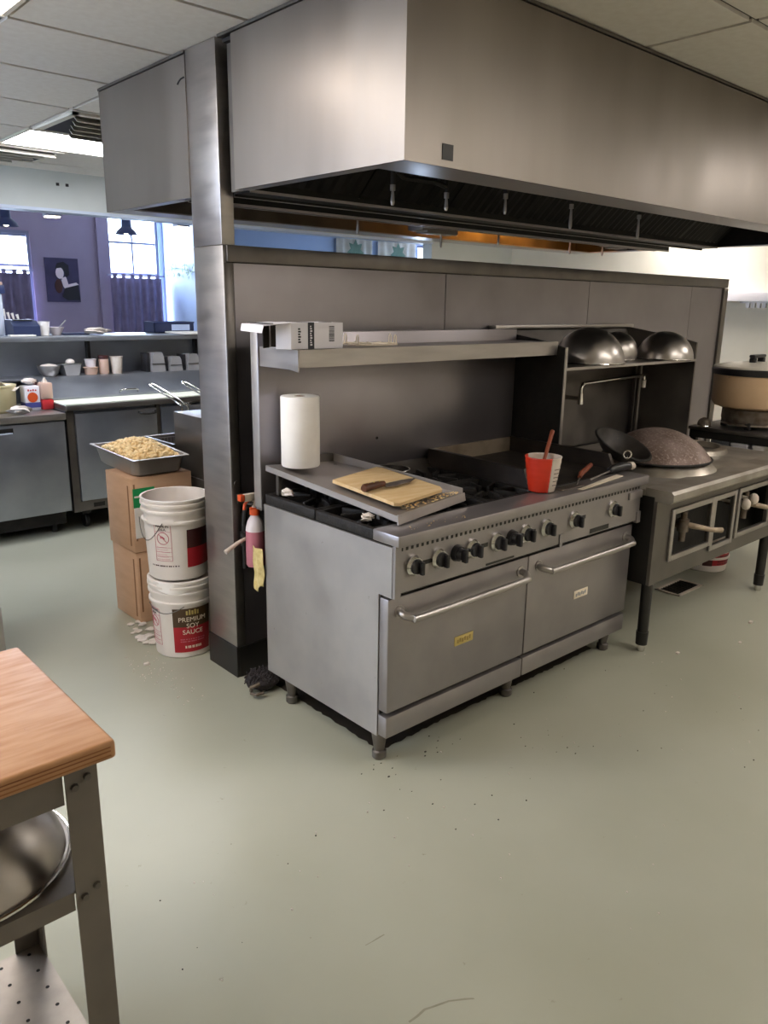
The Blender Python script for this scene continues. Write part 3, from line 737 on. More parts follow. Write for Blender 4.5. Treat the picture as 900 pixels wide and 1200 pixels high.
kn = MB(); kn.ico((2.43, -.06, .60), .026, 2, (.8, 1, 1.2)); kn.ico((2.52, -.06, .615), .026, 2, (.8, 1, 1.2)); kn.cyl((2.43, -.06, .60), (2.43, .1, .60), .008, n=8); kn.cyl((2.52, -.06, .615), (2.52, .1, .615), .008, n=8)
kn.build('valve_knob', M['can_white'], V)
ns = MB(); ns.prism([(-.105, .748), (-.117, .760), (-.117, .790), (-.105, .803), (.02, .803), (.02, .766), (-.03, .766), (-.03, .748)], 'yz', 1.54, 2.99)
ns.build('front_rail', M['deck'], V)
MB().box(1.535, 2.975, .02, .86, .766, .796, .002).build('deck', M['deck'], V)
for (x, y) in ((1.598, -.005), (2.88, -.005), (1.598, .80), (2.88, .80)):
    lg = MB(); lg.cyl((x, y, .35), (x, y, .10), .027, .025, n=18); lg.cyl((x, y, .10), (x, y, .035), .029, .027, n=18)
    lo = lg.build('leg', M['black'], V)
    MB().lathe([(0, 0), (.018, 0), (.02, .01), (.016, .035), (0, .035)], (x, y, 0), 14).build('foot', M['chrome'], lo)
# upper back cabinet and shelf
SP = [(.50, .797), (.50, 1.395), (.62, 1.42), (.985, 1.475), (.985, .797)]
MB().prism(SP, 'yz', 1.532, 1.546).build('splash_side', M['soot'], V)
MB().prism(SP, 'yz', 2.812, 2.826).build('splash_side', M['steel_dark'], V)
MB().box(1.546, 2.812, .885, .90, .797, 1.30).build('splash_back', M['steel_dark'], V)
e_ = MB(); e_.box(1.530, 1.548, .496, .501, .80, 1.397); e_.box(1.546, 2.826, .50, .515, 1.287, 1.3005)
e_.build('front_edge', M['steel'], V)
MB().box(1.546, 2.812, .515, .885, 1.288, 1.30).build('bowl_shelf', M['steel_dark'], V)
MB().prism([(.885, 1.30), (.90, 1.30), (.985, 1.455), (.985, 1.475), (.97, 1.475)], 'yz', 1.546, 2.812).build('slanted_top', M['steel_dark'], V)
MB().box(1.54, 2.85, .94, .99, 1.468, 1.486, .002).build('top_flange', M['steel'], V)
fa = MB(); fa.cyl((2.10, .885, 1.09), (2.10, .78, 1.09), .012, n=12); fa.cyl((2.10, .78, 1.06), (2.10, .78, 1.12), .018, .014, n=14); fa.tube([(2.10, .78, 1.11), (2.10, .78, 1.15), (2.12, .78, 1.168), (2.17, .78, 1.174), (2.68, .76, 1.192), (2.71, .758, 1.185), (2.715, .758, 1.16)], .011, 12, smooth=4)
fa.build('swing_faucet', M['chrome'], V)
fa = MB(); fa.cyl((2.715, .758, 1.165), (2.715, .758, 1.12), .015, .014, n=12); fa.build('faucet_tip', M['can_white'], V)
pp = MB(); pp.cyl((2.775, .82, .80), (2.775, .82, 1.285), .010, n=10); pp.cyl((2.795, .86, .80), (2.795, .86, 1.285), .006, n=10); pp.build('water_pipe', M['steel_dark'], V)
for (x, y, r) in ((2.06, .27, .30),):
    MB().lathe([(.20, .796), (.30, .797), (.285, .815), (.262, .835), (.25, .845), (.235, .845), (.23, .80), (.2, .796)], (x, y, 0), 48).build('wok_ring', M['wokring'], V)
MB().lathe([(.15, .796), (.21, .797), (.2, .82), (.18, .83), (.165, .83), (.16, .80)], (2.66, .40, 0), 40).build('wok_ring', M['wokring'], V)

# woks
def bowl_profile(r, h, t=.003, n=12, inv=False, lip=.006):
    R_ = (r*r+h*h)/(2*h); p = []
    for i in range(n+1):
        a = math.asin(min(1, r/R_))*i/n if h <= r else (PI-math.asin(r/R_))*i/n
        p.append((R_*math.sin(a), R_-R_*math.cos(a)))
    out = list(p)
    out.append((r+lip, h)); out.append((r+lip, h+t))
    for (a, z) in reversed(p): out.append((max(0, a-t), z+t))
    return out
def bowl(name, c, r, h, m, lab, cat, grp=None, inv=True, rot=None, parts=None, lip=.006):
    T = thing(name, lab, cat, c, grp)
    mt = (rot or Matrix.Identity(4))
    if inv: mt = mt @ Matrix.Translation((0, 0, h+.003)) @ Matrix.Rotation(PI, 4, 'X')
    q = MB(); q.lathe(bowl_profile(r, h, lip=lip), c, 48, mt); q.build('bowl_body' if 'bowl' in name else 'wok_body', m, T, recalc=True)
    rm = MB(); rm.tube([Vector(c)+(mt @ Vector(((r+lip)*math.cos(k*PI/24), (r+lip)*math.sin(k*PI/24), h))) for k in range(48)], .0055 if name == 'wok' else .0035, 6, True); rm.build('rim', M['soot'] if 'wok' in name else M['chrome'], T)
    return T
bowl('wok', (2.06, .27, .846), .265, .145, M['wok'], 'large rusty wok turned upside down over the burner of the wok range', 'wok', lip=.004)
n_ = Vector((.05, -.42, .88)).normalized()
rot = Vector((0, 0, 1)).rotation_difference(n_).to_matrix().to_4x4()
rc2 = Vector((1.678, .235, .958)); c = rc2-n_*.082
wk = bowl('wok', c, .138, .08, M['wok_dark'], 'small dark wok tilted beside the rusty wok, with a ring handle', 'wok', inv=False, rot=rot, lip=.003)
tw = Vector((-.72, -.66, 0)); tw = (tw-n_*tw.dot(n_)).normalized()
hp = rc2+tw*.152+n_*.012
rg = MB(); rg.tube([hp+Vector((.018*math.cos(k*PI/8)*.74, -.018*math.cos(k*PI/8)*.67, .018*math.sin(k*PI/8))) for k in range(16)], .0035, 8, True); rg.tube([hp+Vector((0, 0, -.016)), rc2+tw*.138], .005, 8); rg.build('ring_handle', M['chrome'], wk)
MB().lathe([(.062, .797), (.068, .797), (.058, .868), (.052, .868), (.062, .797)], (c.x, c.y+.01, 0), 32).build('wok_stand', M['grime'], V)

bowl('mixing_bowl', (1.96, .655, 1.3025), .183, .178, M['bowl'], 'largest steel mixing bowl upside down on the wok range shelf', 'bowl', 'upturned bowls on the wok range shelf')
bowl('mixing_bowl', (2.325, .72, 1.3025), .108, .15, M['bowl'], 'middle and smallest upturned steel bowl on the wok range shelf', 'bowl', 'upturned bowls on the wok range shelf')
bowl('mixing_bowl', (2.64, .60, 1.3025), .16, .152, M['bowl'], 'right-hand upturned steel bowl at the end of the wok range shelf', 'bowl', 'upturned bowls on the wok range shelf')

# ================================================================== RIGHT SIDE: table, rice cooker
T = thing('side_table', 'dark steel side table under the tan rice cooker', 'table', (3.5, .2, 0))
MB().box(3.1, 3.8, -.3, .645, .848, .868, .003).build('table_top', M['steel_dark'], T)
MB().box(3.112, 3.788, -.288, .633, .80, .848).build('table_apron', M['black'], T)
MB().box(3.112, 3.788, -.288, .633, .685, .70).build('under_shelf', M['grime'], T)
for (x, y) in ((3.135, -.26), (3.135, .61), (3.765, -.26), (3.765, .61)): MB().box(x-.018, x+.018, y-.018, y+.018, 0, .80).build('leg', M['black'], T)
for k, (ya, yb, mm, lab) in enumerate(((.38, .49, 'steel_cool', 'grey box on the side table under shelf, farthest back'), (.265, .365, 'box_white', 'white box in the middle of the side table under shelf'), (.165, .232, 'paper', 'narrow white box on the side table under shelf, nearest the front'))):
    B0 = MB(); B0.box(3.12, 3.30, ya, yb, .7015, .78, .004); 
    tt = thing('storage_box', lab, 'box', (3.2, (ya+yb)/2, .70), 'boxes under the side table')
    B0.build('box_body', M[mm], tt); MB().box(3.116, 3.304, ya-.002, yb+.002, .78, .796, .003).build('box_lid', M[mm], tt)
T = thing('rice_cooker', 'big round tan rice cooker with a pale lid on the side table', 'rice cooker', (3.36, .37, .868))
c = (3.36, .37, 0)
MB().lathe([(0, .99), (.18, .99), (.225, 1.005), (.24, 1.03), (.244, 1.18), (.244, 1.195), (0, 1.195)], c, 56).build('cooker_body', M['rice_body'], T)
MB().lathe([(.243, 1.195), (.254, 1.197), (.256, 1.228), (.250, 1.236), (0, 1.236)], c, 56).build('black_band', M['knob'], T)
MB().lathe([(.250, 1.2362), (.246, 1.246), (.18, 1.262), (.07, 1.272), (0, 1.274)], c, 56).build('cooker_lid', M['rice_lid'], T)
hd = MB(); hd.box(3.28, 3.305, .35, .39, 1.268, 1.298, .004); hd.box(3.395, 3.42, .35, .39, 1.268, 1.298, .004); hd.box(3.27, 3.43, .35, .39, 1.298, 1.318, .008); hd.build('lid_handle', M['knob'], T)
st = MB(); st.lathe([(.15, .905), (.165, .905), (.172, .93), (.17, .985), (.15, .992), (.13, .992), (.14, .92)], c, 40)
st.build('burner_ring', M['grime'], T)
for a in (0.3, 1.9, 3.5, 5.0):
    x = c[0]+.15*math.cos(a); y = c[1]+.15*math.sin(a); MB().box(x-.016, x+.016, y-.016, y+.016, .868, .912, .003).build('foot', M['knob'], T)
st = MB(); st.lathe([(.10, .886), (.168, .890), (.155, .906), (.1, .9)], c, 40); st.build('drip_pan', M['grime'], T)
ctl = MB(); ctl.box(3.48, 3.56, .15, .22, .885, .985, .005); ctl.box(3.46, 3.58, .12, .16, .868, .96, .005); ctl.build('control_box', M['can_white'], T)
bowl('small_bowl', (3.165, .57, .869), .04, .05, M['grime'], 'little grimy metal bowl turned over on the back corner of the side table', 'bowl', lip=.002)

# pail under the wok range
def pail(name, c, lab, grp, hand=True, lid=False, r1=.146, r0=.130, h=.368, group=None):
    T = thing(name, lab, 'bucket', c, grp)
    def rad(z): return r0+(r1-r0)*z/h
    pf = [(0, 0), (r0-.006, 0), (r0, .006)]
    zs = h
    for z in (.05, .1, .15, .2, .25, h-.112): pf.append((rad(z), z))
    for zr in (h-.108, h-.062, h-.032):
        pf += [(rad(zr), zr), (rad(zr)+.009, zr+.002), (rad(zr)+.009, zr+.012), (rad(zr)+.0015, zr+.016)]
    pf += [(r1+.001, h-.010), (r1+.006, h-.008), (r1+.006, h)]
    if not lid: pf += [(r1-.003, h), (r1-.005, h-.01), (r0-.005, .012), (0, .012)]
    else: pf += [(r1+.003, h+.004), (r1-.006, h+.005), (r1-.008, h-.004), (0, h-.004)]
    MB().lathe(pf, c, 56).build('pail_body', M['pail'], T)
    return T, rad
def band(T, c, rad, z0, z1, a0, a1, m, name, off=.0012, n=18):
    q = MB(); C_ = Vector(c)
    q.grid(lambda u, v: C_+Vector(((rad(z0+(z1-z0)*v)+off)*math.cos(a0+(a1-a0)*u), (rad(z0+(z1-z0)*v)+off)*math.sin(a0+(a1-a0)*u), z0+(z1-z0)*v)), n, 4)
    return q.build(name, m, T)
def wrap(c, rad, ang, z, off=.002):
    return lambda u, v, w: (c[0]+(rad(z+v)+off+w)*math.cos(ang+u/rad(z)), c[1]+(rad(z+v)+off+w)*math.sin(ang+u/rad(z)), c[2]+z+v)
def print_bars(T, c, rad, ang, z, wd, m, rows=1, h=.006, gap=.011, name='fine_print'):
    q = MB(); k_ = random.Random(int(z*1e4)); C_ = Vector(c)
    for j in range(rows):
        u = -wd/2; zz = z-j*gap
        while u < wd/2:
            w_ = k_.uniform(.003, .008)
            def P(a, b, u=u, w_=w_, zz=zz): return C_+Vector(((rad(zz)+.0022)*math.cos(ang+(u+w_*a)/rad(zz)), (rad(zz)+.0022)*math.sin(ang+(u+w_*a)/rad(zz)), zz+h*b))
            q.grid(P, 2, 1); u += w_+k_.choice((.0015, .0015, .005))
    q.build(name, m, T)
def notice(T, c, rad, ang, z0=.10, z1=.262, wd=.075):
    """outlined notice with a crossed circle, as printed on the pails"""
    C_ = Vector(c)
    def P(u, v, o=.0016): return C_+Vector(((rad(v)+o)*math.cos(ang+u/rad(v)), (rad(v)+o)*math.sin(ang+u/rad(v)), v))
    q = MB(); h = wd/2
    def seg(u0, v0, u1, v1, r=.0009):
        n = 6; q.tube([P(u0+(u1-u0)*k/n, v0+(v1-v0)*k/n) for k in range(n+1)], r, 5)
    seg(-h, z0, h, z0); seg(-h, z1, h, z1); seg(-h, z0, -h, z1); seg(h, z0, h, z1); seg(-h, z1-.032, h, z1-.032, .0007)
    for k in range(3): seg(-h, z0+.022+.02*k, h, z0+.022+.02*k, .0006)
    for k in range(6): seg(-h+.006, z0+.008+.011*k, h-.01-.006*(k % 3), z0+.008+.011*k, .0006)
    zc = z1-.063; R_ = .027
    q.tube([P(R_*math.cos(k*PI/14), zc+R_*math.sin(k*PI/14)) for k in range(28)], .0014, 6, True)
    seg(-.018, zc+.018, .018, zc-.018, .0014)
    q.tube([P(-.010, zc+.002), P(0, zc+.006), P(.008, zc-.002)], .003, 6); q.tube([P(-.01, zc+.01), P(-.006, zc+.006)], .0035, 6)
    q.build('printed_notice', M['pink'], T)
    text('notice_heading', 'MADE IN\nU.S.A.', .015, M['maroon'], T, wrap(c, rad, ang, z1-.015))
pc = (-.035, 1.425, 0.)
T, rad = pail('plastic_pail', pc, 'white plastic pail on the floor with a soy sauce label, under another pail', 'stacked soy sauce pails', lid=True)
aL = math.radians(-104)
band(T, pc, rad, .03, .155, aL-.58, aL+.72, M['red'], 'label_lower'); band(T, pc, rad, .155, .245, aL-.58, aL+.72, M['brown_lab'], 'label_upper')
text('label_text', 'PREMIUM\nSOY\nSAUCE', .031, M['cream'], T, wrap(pc, rad, aL+.06, .160))
q = MB()
for k in range(5): q.grid(lambda u, v: Vector(pc)+Vector(((rad(.22)+.0022)*math.cos(aL-.15+k*.09+u*.06), (rad(.22)+.0022)*math.sin(aL-.15+k*.09+u*.06), .214+v*(.020+.004*(k % 2)))), 4, 2)
q.build('gold_crest', M['gold'], T)
print_bars(T, pc, rad, aL+.05, .05, .07, M['cream'], 1, .012); print_bars(T, pc, rad, aL+.05, .092, .11, M['pink'], 2, .005)
notice(T, pc, rad, math.radians(-181), .06, .235)
hn = MB(); hn.tube([Vector(pc)+Vector(((rad(.27)+.016)*math.cos(a), (rad(.27)+.016)*math.sin(a), .262-.035*math.sin((a-math.radians(175))/math.radians(70)*PI))) for a in [math.radians(175+7*k) for k in range(11)]], .002, 6); hn.build('wire_handle', M['steel_dark'], T)
wr = MB(); wr.grid(lambda u, v: Vector(pc)+Vector(((.150+.004*math.sin(u*11))*math.cos(math.radians(195+150*u)), (.150+.004*math.sin(u*11))*math.sin(math.radians(195+150*u)), .372-v*(.035+.018*math.sin(u*7)))), 30, 4); wr.build('torn_wrap', M['paper'], T)
pc2 = (-.05, 1.415, .381)
T, rad = pail('plastic_pail', pc2, 'empty open white pail stacked on top of the lower pail', 'stacked soy sauce pails')
notice(T, pc2, rad, math.radians(-143), .095, .262)
print_bars(T, pc2, rad, math.radians(-143), .068, .13, M['maroon'])
band(T, pc2, rad, .06, .15, math.radians(-100), math.radians(-25), M['red'], 'label_lower'); band(T, pc2, rad, .15, .235, math.radians(-100), math.radians(-25), M['maroon'], 'label_upper')
for a0 in (-172, -62):
    band(T, pc2, lambda z: rad(z)+.006, .262, .285, math.radians(a0), math.radians(a0+52), M['pail'], 'grip_collar', .004)
hn = MB(); hn.tube([Vector(pc2)+Vector(((rad(.27)+.017)*math.cos(a), (rad(.27)+.017)*math.sin(a), .272-.085*math.sin(k/12*PI))) for k, a in enumerate([math.radians(-205+5.5*k) for k in range(13)])], .002, 6); hn.build('wire_handle', M['steel_dark'], T)
pc3 = (3.06, .41, 0.)
T, rad = pail('plastic_pail', pc3, 'white pail with a red label on the floor beneath the wok range', None, h=.19, r1=.14, r0=.128)
band(T, pc3, rad, .045, .12, math.radians(-135), math.radians(-60), M['red'], 'label_band'); band(T, pc3, rad, .042, .125, math.radians(-160), math.radians(-135), M['maroon'], 'label_edge')
print_bars(T, pc3, rad, math.radians(-98), .10, .11, M['maroon'], 4, .008, .016)

# floor drain
T = thing('floor_drain', 'square floor drain with a pale rim under the wok range', 'drain', (2.56, .31, 0))
f = MB(); x0, x1, y0, y1 = 2.42, 2.70, .235, .385
for b in ((x0, x1, y0, y0+.018), (x0, x1, y1-.018, y1), (x0, x0+.018, y0, y1), (x1-.018, x1, y0, y1)): f.box(*b, 0, .006)
f.build('drain_rim', M['can_white'], T); MB().box(x0+.018, x1-.018, y0+.018, y1-.018, 0, .002).build('drain_well', M['soot'], T)
g = MB()
for k in range(9): g.box(x0+.03+k*.027, x0+.038+k*.027, y0+.018, y1-.018, .002, .005)
g.build('drain_bar', M['pan'], T)
# right wall shelf
T = thing('wall_shelf', 'white shelf fixed high on the right-hand wall', 'shelf', (5.95, 1.5, 1.68))
MB().box(5.78, 6.05, .6, 2.1, 1.655, 1.735, .004).build('shelf_board', M['box_white'], T)
q = MB()
for k in range(14): q.box(5.80, 5.83, .9+k*.05, .93+k*.05, 1.60, 1.64)
q.box(5.80, 5.83, .88, 1.64, 1.64, 1.655); q.build('hook_rail', M['steel'], T)

# ================================================================== LEFT OF THE POST
T = thing('cardboard_box', 'lower tall cardboard box standing on the floor by the soy sauce pails', 'box', (.03, 1.97, 0), 'stacked cardboard boxes')
def carton(T, x0, x1, y0, y1, z0, z1):
    MB().box(x0, x1, y0, y1, z0, z1, .004).build('box_body', M['card'], T)
    s = MB(); s.box(x0-.001, x0, y0+.03, y0+.042, z0+.03, z1-.04); s.box(x0+.012, x0+.02, y0-.001, y0, z0+.06, z1-.03); s.build('box_seam', M['card_dark'], T)
carton(T, -.072, .235, 1.815, 2.095, 0, .375)
T = thing('cardboard_box', 'upper cardboard box with a green label, carrying the pan of fried batter', 'box', (.03, 1.97, .376), 'stacked cardboard boxes')
carton(T, -.080, .245, 1.808, 2.10, .377, .752)
MB().box(-.072, .04, 1.8055, 1.808, .605, .70).build('green_label', M['green'], T)
MB().box(-.070, .04, 1.8053, 1.808, .45, .605).build('white_label', M['paper'], T)
l_ = MB(); l_.box(-.066, .03, 1.8048, 1.8054, .655, .664); l_.build('label_line', M['paper'], T)
# debris of torn wrap at the box foot
pw = MB()
rr = random.Random(4)
for k in range(26):
    x = rr.uniform(-.16, -.06); y = rr.uniform(1.52, 1.85); s_ = rr.uniform(.008, .03)
    pw.ico((x, y, s_*.25), s_, 1, (1, rr.uniform(.4, 1), .25))
tag(pw.build('scraps', M['rag'], loc=(-.1, 1.7, 0)), 'crumpled pale scraps on the floor at the foot of the cardboard boxes', 'litter', kind='stuff')

# hotel pan with fried batter
T = thing('steel_pan', 'deep rectangular steel pan full of fried batter on the cardboard boxes', 'pan', (.09, 2.05, .753))
cs = [Vector((-.08, 1.761, .845)), Vector((.215, 1.757, .845)), Vector((.275, 2.31, .845)), Vector((-.052, 2.357, .845))]
cen = sum(cs, Vector())/4
q = MB()
def rr_loop(scale, z, k=5, rad_=.18):
    out = []
    for i in range(4):
        p = cen+(cs[i]-cen)*scale; a = cen+(cs[i-1]-cen)*scale; b_ = cen+(cs[(i+1) % 4]-cen)*scale
        for j in range(k+1):
            t_ = j/k; p0 = p+(a-p)*rad_; p2 = p+(b_-p)*rad_
            o_ = p0*(1-t_)**2+p*2*t_*(1-t_)+p2*t_**2; out.append(Vector((o_.x, o_.y, z)))
    return out
loops = [rr_loop(1.0, .842, rad_=.03), rr_loop(1.0, .846, rad_=.03), rr_loop(.92, .846, rad_=.08), rr_loop(.89, .835, rad_=.1), rr_loop(.82, .765, rad_=.12), rr_loop(.76, .755, rad_=.14)]
rows = [[q.bm.verts.new(p) for p in lp] for lp in loops]
for A, B_ in zip(rows, rows[1:]):
    for i in range(len(A)): q.bm.faces.new((A[i], A[(i+1) % len(A)], B_[(i+1) % len(A)], B_[i]))
q.bm.faces.new(rows[-1])
shell(q.build('pan_body', M['steel_pan'], T), .002, -1)
fb = MB(); rr = random.Random(11)
fb.grid(lambda u, v: cen+((cs[0]*(1-u)+cs[1]*u)*(1-v)+(cs[3]*(1-u)+cs[2]*u)*v-cen)*.80+Vector((0, 0, -.02+.055*math.sin(PI*min(1, u*1.02))**.7*math.sin(PI*v)**.6)), 16, 20)
for _ in range(900):
    u = rr.random(); v = rr.random(); p = cen+((cs[0]*(1-u)+cs[1]*u)*(1-v)+(cs[3]*(1-u)+cs[2]*u)*v-cen)*.79
    h = -.014+.06*math.sin(PI*u)**.7*math.sin(PI*v)**.6
    fb.ico(p+Vector((0, 0, h+rr.uniform(-.006, .006))), rr.uniform(.006, .016), 1, (rr.uniform(.7, 1.3), rr.uniform(.7, 1.3), rr.uniform(.6, 1.1)))
tag(fb.build('fried_batter', M['fried'], loc=cen, ang=60), 'heap of golden fried batter bits filling the deep steel pan', 'food', kind='stuff')

# fryer behind the post
T = thing('deep_fryer', 'steel deep fryer half hidden behind the corner post', 'fryer', (.55, 1.9, 0))
MB().box(.292, .73, 1.30, 2.42, .12, .70, .004).build('fryer_cabinet', M['steel_dark'], T)
fr = MB(); fr.box(.298, .735, 1.28, 2.07, .70, 1.02, .004); fr.box(.285, .735, 2.40, 2.43, .70, .845, .004); fr.box(.285, .30, 2.07, 2.40, .70, .845); fr.box(.72, .735, 2.07, 2.40, .70, .845)
fr.build('fryer_top', M['steel_dark'], T)
MB().box(.30, .72, 2.071, 2.399, .70, .72).build('oil_tank', M['soot'], T)
for (x, y) in ((.33, 1.36), (.70, 1.36), (.33, 2.38), (.70, 2.38)): MB().cyl((x, y, 0), (x, y, .12), .022, n=14).build('leg', M['steel_dark'], T)
for k, (x, lab) in enumerate(((.402, 'wire fry basket with a long looped handle, the one farther from the corner post'), (.60, 'wire fry basket with a looped handle, partly hidden by the corner post'))):
    y0 = 2.12; yb = 2.36; zt = .835; zb = .73
    B = thing('fry_basket', lab, 'fry basket', (x, 2.24, zb), 'fry baskets on the fryer')
    bw = MB()
    for zz in (zb, zb+.035, zb+.07, zt): bw.tube([(x-.08, y0, zz), (x+.08, y0, zz), (x+.08, yb, zz), (x-.08, yb, zz)], .0018, 5, True)
    for i in range(9):
        xx = x-.08+.02*i; bw.tube([(xx, y0, zt), (xx, y0, zb), (xx, yb, zb), (xx, yb, zt)], .0014, 5)
    for i in range(1, 11):
        yy = y0+(yb-y0)*i/11; bw.tube([(x-.08, yy, zt), (x-.08, yy, zb), (x+.08, yy, zb), (x+.08, yy, zt)], .0014, 5)
    bw.build('basket_mesh', M['steel'], B)
    hb = MB(); hb.tube([(x-.02, y0, zt), (x-.03, y0-.01, 1.0), (x-.045, y0-.01, 1.05), (x-.085, yb-.05, 1.118), (x-.09, yb, 1.135), (x-.07, yb+.012, 1.137), (x-.052, yb-.04, 1.12), (x-.012, y0-.01, 1.05), (x+.008, y0-.01, 1.0), (x+.015, y0, zt)], .0045, 8, smooth=4)
    for q_ in range(4): hb.tube([(x-.052+.016*q_, y0-.012, 1.05), (x-.046+.016*q_, y0-.03, 1.06), (x-.04+.016*q_, y0-.04, 1.045)], .003, 6)
    hb.build('basket_handle', M['chrome'], B)

# spray bottle hanging on a hook
T = thing('spray_bottle', 'spray bottle of pink cleaner with an orange trigger hanging beside the post', 'spray bottle', (.03, .885, .53))
sx, sy = .028, .885
MB().lathe([(0, .535), (.036, .535), (.040, .542), (.040, .60), (.0385, .685), (0, .685)], (sx, sy, 0), 28).build('pink_liquid', M['pinkliq'], T)
MB().lathe([(.0386, .685), (.037, .70), (.030, .725), (.018, .745), (.014, .752), (0, .752)], (sx, sy, 0), 28).build('clear_shoulder', M['frost'], T)
MB().lathe([(.014, .752), (.021, .752), (.021, .778), (.015, .782), (0, .782)], (sx, sy, 0), 24).build('orange_collar', M['orange'], T)
s = MB(); s.cyl((sx, sy, .782), (sx, sy, .815), .011, n=12); s.box(sx-.05, sx+.02, sy-.012, sy+.012, .812, .842, .005); s.build('spray_head', M['can_white'], T)
s = MB(); s.box(sx-.072, sx-.05, sy-.012, sy+.012, .816, .842, .003); s.tube([(sx-.03, sy, .815), (sx-.046, sy, .80), (sx-.05, sy, .778)], .006, 8); s.build('trigger', M['orange'], T)
T = thing('wall_hook', 'small steel hook holding the spray bottle on the partition wall', 'hook', (.03, .98, .8))
s = MB(); s.tube([(sx, .985, .80), (sx, .93, .80), (sx-.02, .905, .795), (sx-.02, .87, .80), (sx-.02, .865, .81)], .004, 8); s.build('hook_wire', M['steel_dark'], T); MB().box(sx-.02, sx+.02, .982, .986, .78, .82).build('hook_plate', M['steel_dark'], T)
# hanging cloth
cl = MB(); cl.grid(lambda u, v: Vector((-.014+.006*math.sin(u*8+v*2)+.003*math.sin(v*11), .772+.075*u*(1-.25*v*v)+.004*math.sin(v*9), .635-.17*v*(1-.10*math.sin(u*5+1)))), 16, 16)
o = cl.build('hanging_cloth', M['cloth'], loc=(-.02, .82, .55)); shell(o, .002, 0)
tag(o, 'yellowish textured cloth hanging at the rear corner of the range', 'cloth')
# gas valve on the post
T = thing('gas_shutoff_valve', 'gas pipe with a shutoff lever on the dark side of the post', 'valve', (.02, .965, .64))
s = MB(); s.tube([(.03, .972, .50), (.03, .972, .70), (.035, .972, .74), (.05, .978, .76)], .011, 10); s.cyl((.03, .972, .60), (.03, .972, .66), .018, n=14); s.cyl((.03, .972, .635), (.03, .945, .635), .010, n=10); s.build('gas_pipe', M['soot'], T)
s = MB(); s.tube([(.03, .945, .640), (-.02, .94, .628), (-.085, .935, .600)], [.007, .008, .010], 10); s.build('valve_lever', M['can_white'], T)
T = thing('wall_socket', 'small round dark knockout high on the dark side of the post', 'socket', (.0, .985, .83))
MB().lathe([(0, 0), (.013, 0), (.013, .004), (.010, .005), (0, .003)], (.008, .9835, .865), 20, Matrix.Rotation(PI/2, 4, 'X')).build('socket_ring', M['steel_dark'], T)
# mop head / dark rag heap
mp = MB(); rr = random.Random(3)
mp.ico((.02, .845, .035), .05, 3, (1.55, 1.3, .75))
for v in mp.bm.verts: v.co += Vector((rr.uniform(-.004, .004), rr.uniform(-.004, .004), rr.uniform(-.003, .006)))
for v in mp.bm.verts: v.co.z = max(v.co.z, .002)
T = thing('mop_head', 'dark shaggy mop head lying on the floor between post and range', 'mop head', (.02, .845, 0))
mp.build('mop_core', M['mop'], T, ang=180)
mf = MB()
for k in range(260):
    a = rr.uniform(0, 2*PI); e = rr.uniform(.05, 1.4); c_ = Vector((.02+.075*math.cos(a)*math.cos(e), .845+.062*math.sin(a)*math.cos(e), .035+.04*math.sin(e)))
    d_ = Vector((rr.uniform(-1, 1), rr.uniform(-1, 1), rr.uniform(-.5, .7))).normalized()*rr.uniform(.008, .018)
    p1 = c_+d_*.5+Vector((0, 0, .006)); p2 = c_+d_
    p2.z = max(p2.z, .004); mf.tube([c_, p1, p2], .0028, 5)
mf.build('mop_strands', M['mopspeck'], T)
mw = MB(); mw.tube([(-.068, .80, .03), (-.075, .79, .05), (-.04, .775, .062)], .008, 8); mw.tube([(-.07, .80, .02), (-.06, .77, .02), (-.03, .765, .022)], .007, 8); mw.build('mop_clip', M['grime'], T)

# stainless upright at far left
T = thing('upright_freezer', 'edge of a stainless upright cabinet at the left border of the photo', 'cabinet', (-1.15, 2.0, 0))
MB().box(-1.55, -.765, 1.62, 2.3, .36, 1.9, .004).build('cabinet_body', M['steel_side'], T); MB().box(-1.54, -.77, 1.63, 2.29, .325, .36).build('black_gasket', M['soot'], T); MB().box(-1.55, -.765, 1.62, 2.3, .1, .325, .004).build('cabinet_base', M['steel_side'], T)
for (x, y) in ((-1.5, 1.67), (-.82, 1.67), (-1.5, 2.25), (-.82, 2.25)): MB().cyl((x, y, 0), (x, y, .1), .025, n=14).build('leg', M['steel_dark'], T)

# ================================================================== WOODEN WORK TABLE (front left)
T = thing('work_table', 'wood-topped work table with grey metal legs at the front left corner', 'table', (-1.75, -.33, 0))
tx0, tx1, ty0, ty1 = -2.45, -1.188, -.575, -.085
tt = MB().box(tx0, tx1, ty0, ty1, .834, .8685, .007, 3).build('table_top', M['wood'], T)
e = MB()
for zz in (.842, .850, .857): e.box(tx0+.01, tx1-.01, ty0-.0006, ty0+.001, zz, zz+.0022)
e.build('lamination_line', M['wood_edge'], tt)
for (x, y, dx, dy) in ((-1.272, -.56, 1, 1), (-1.272, -.10, 1, -1), (-2.40, -.56, 1, 1), (-2.40, -.10, 1, -1)):
    l_ = MB(); l_.box(x, x+.054, *sorted((y, y+.004*dy)), 0, .834); l_.box(x+.050, x+.054, *sorted((y+.0041*dy, y+.05*dy)), 0, .834)
    lo = l_.build('leg', M['rack'], T)
    for zz in (.80, .585):
        for xx in (.014, .036):
            b_ = MB(); b_.cyl((x+xx, y-.0005*dy, zz+.012*(xx > .02)), (x+xx, y-.006*dy, zz+.012*(xx > .02)), .007, .006, 8)
            b_.build('bolt', M['steel_dark'], lo)
r = MB(); r.box(-2.40, -1.274, -.554, -.550, .770, .834); r.box(-2.40, -1.274, -.11, -.106, .770, .834); r.box(-1.224, -1.220, -.50, -.15, .775, .834)
r.build('apron_rail', M['rack'], T)
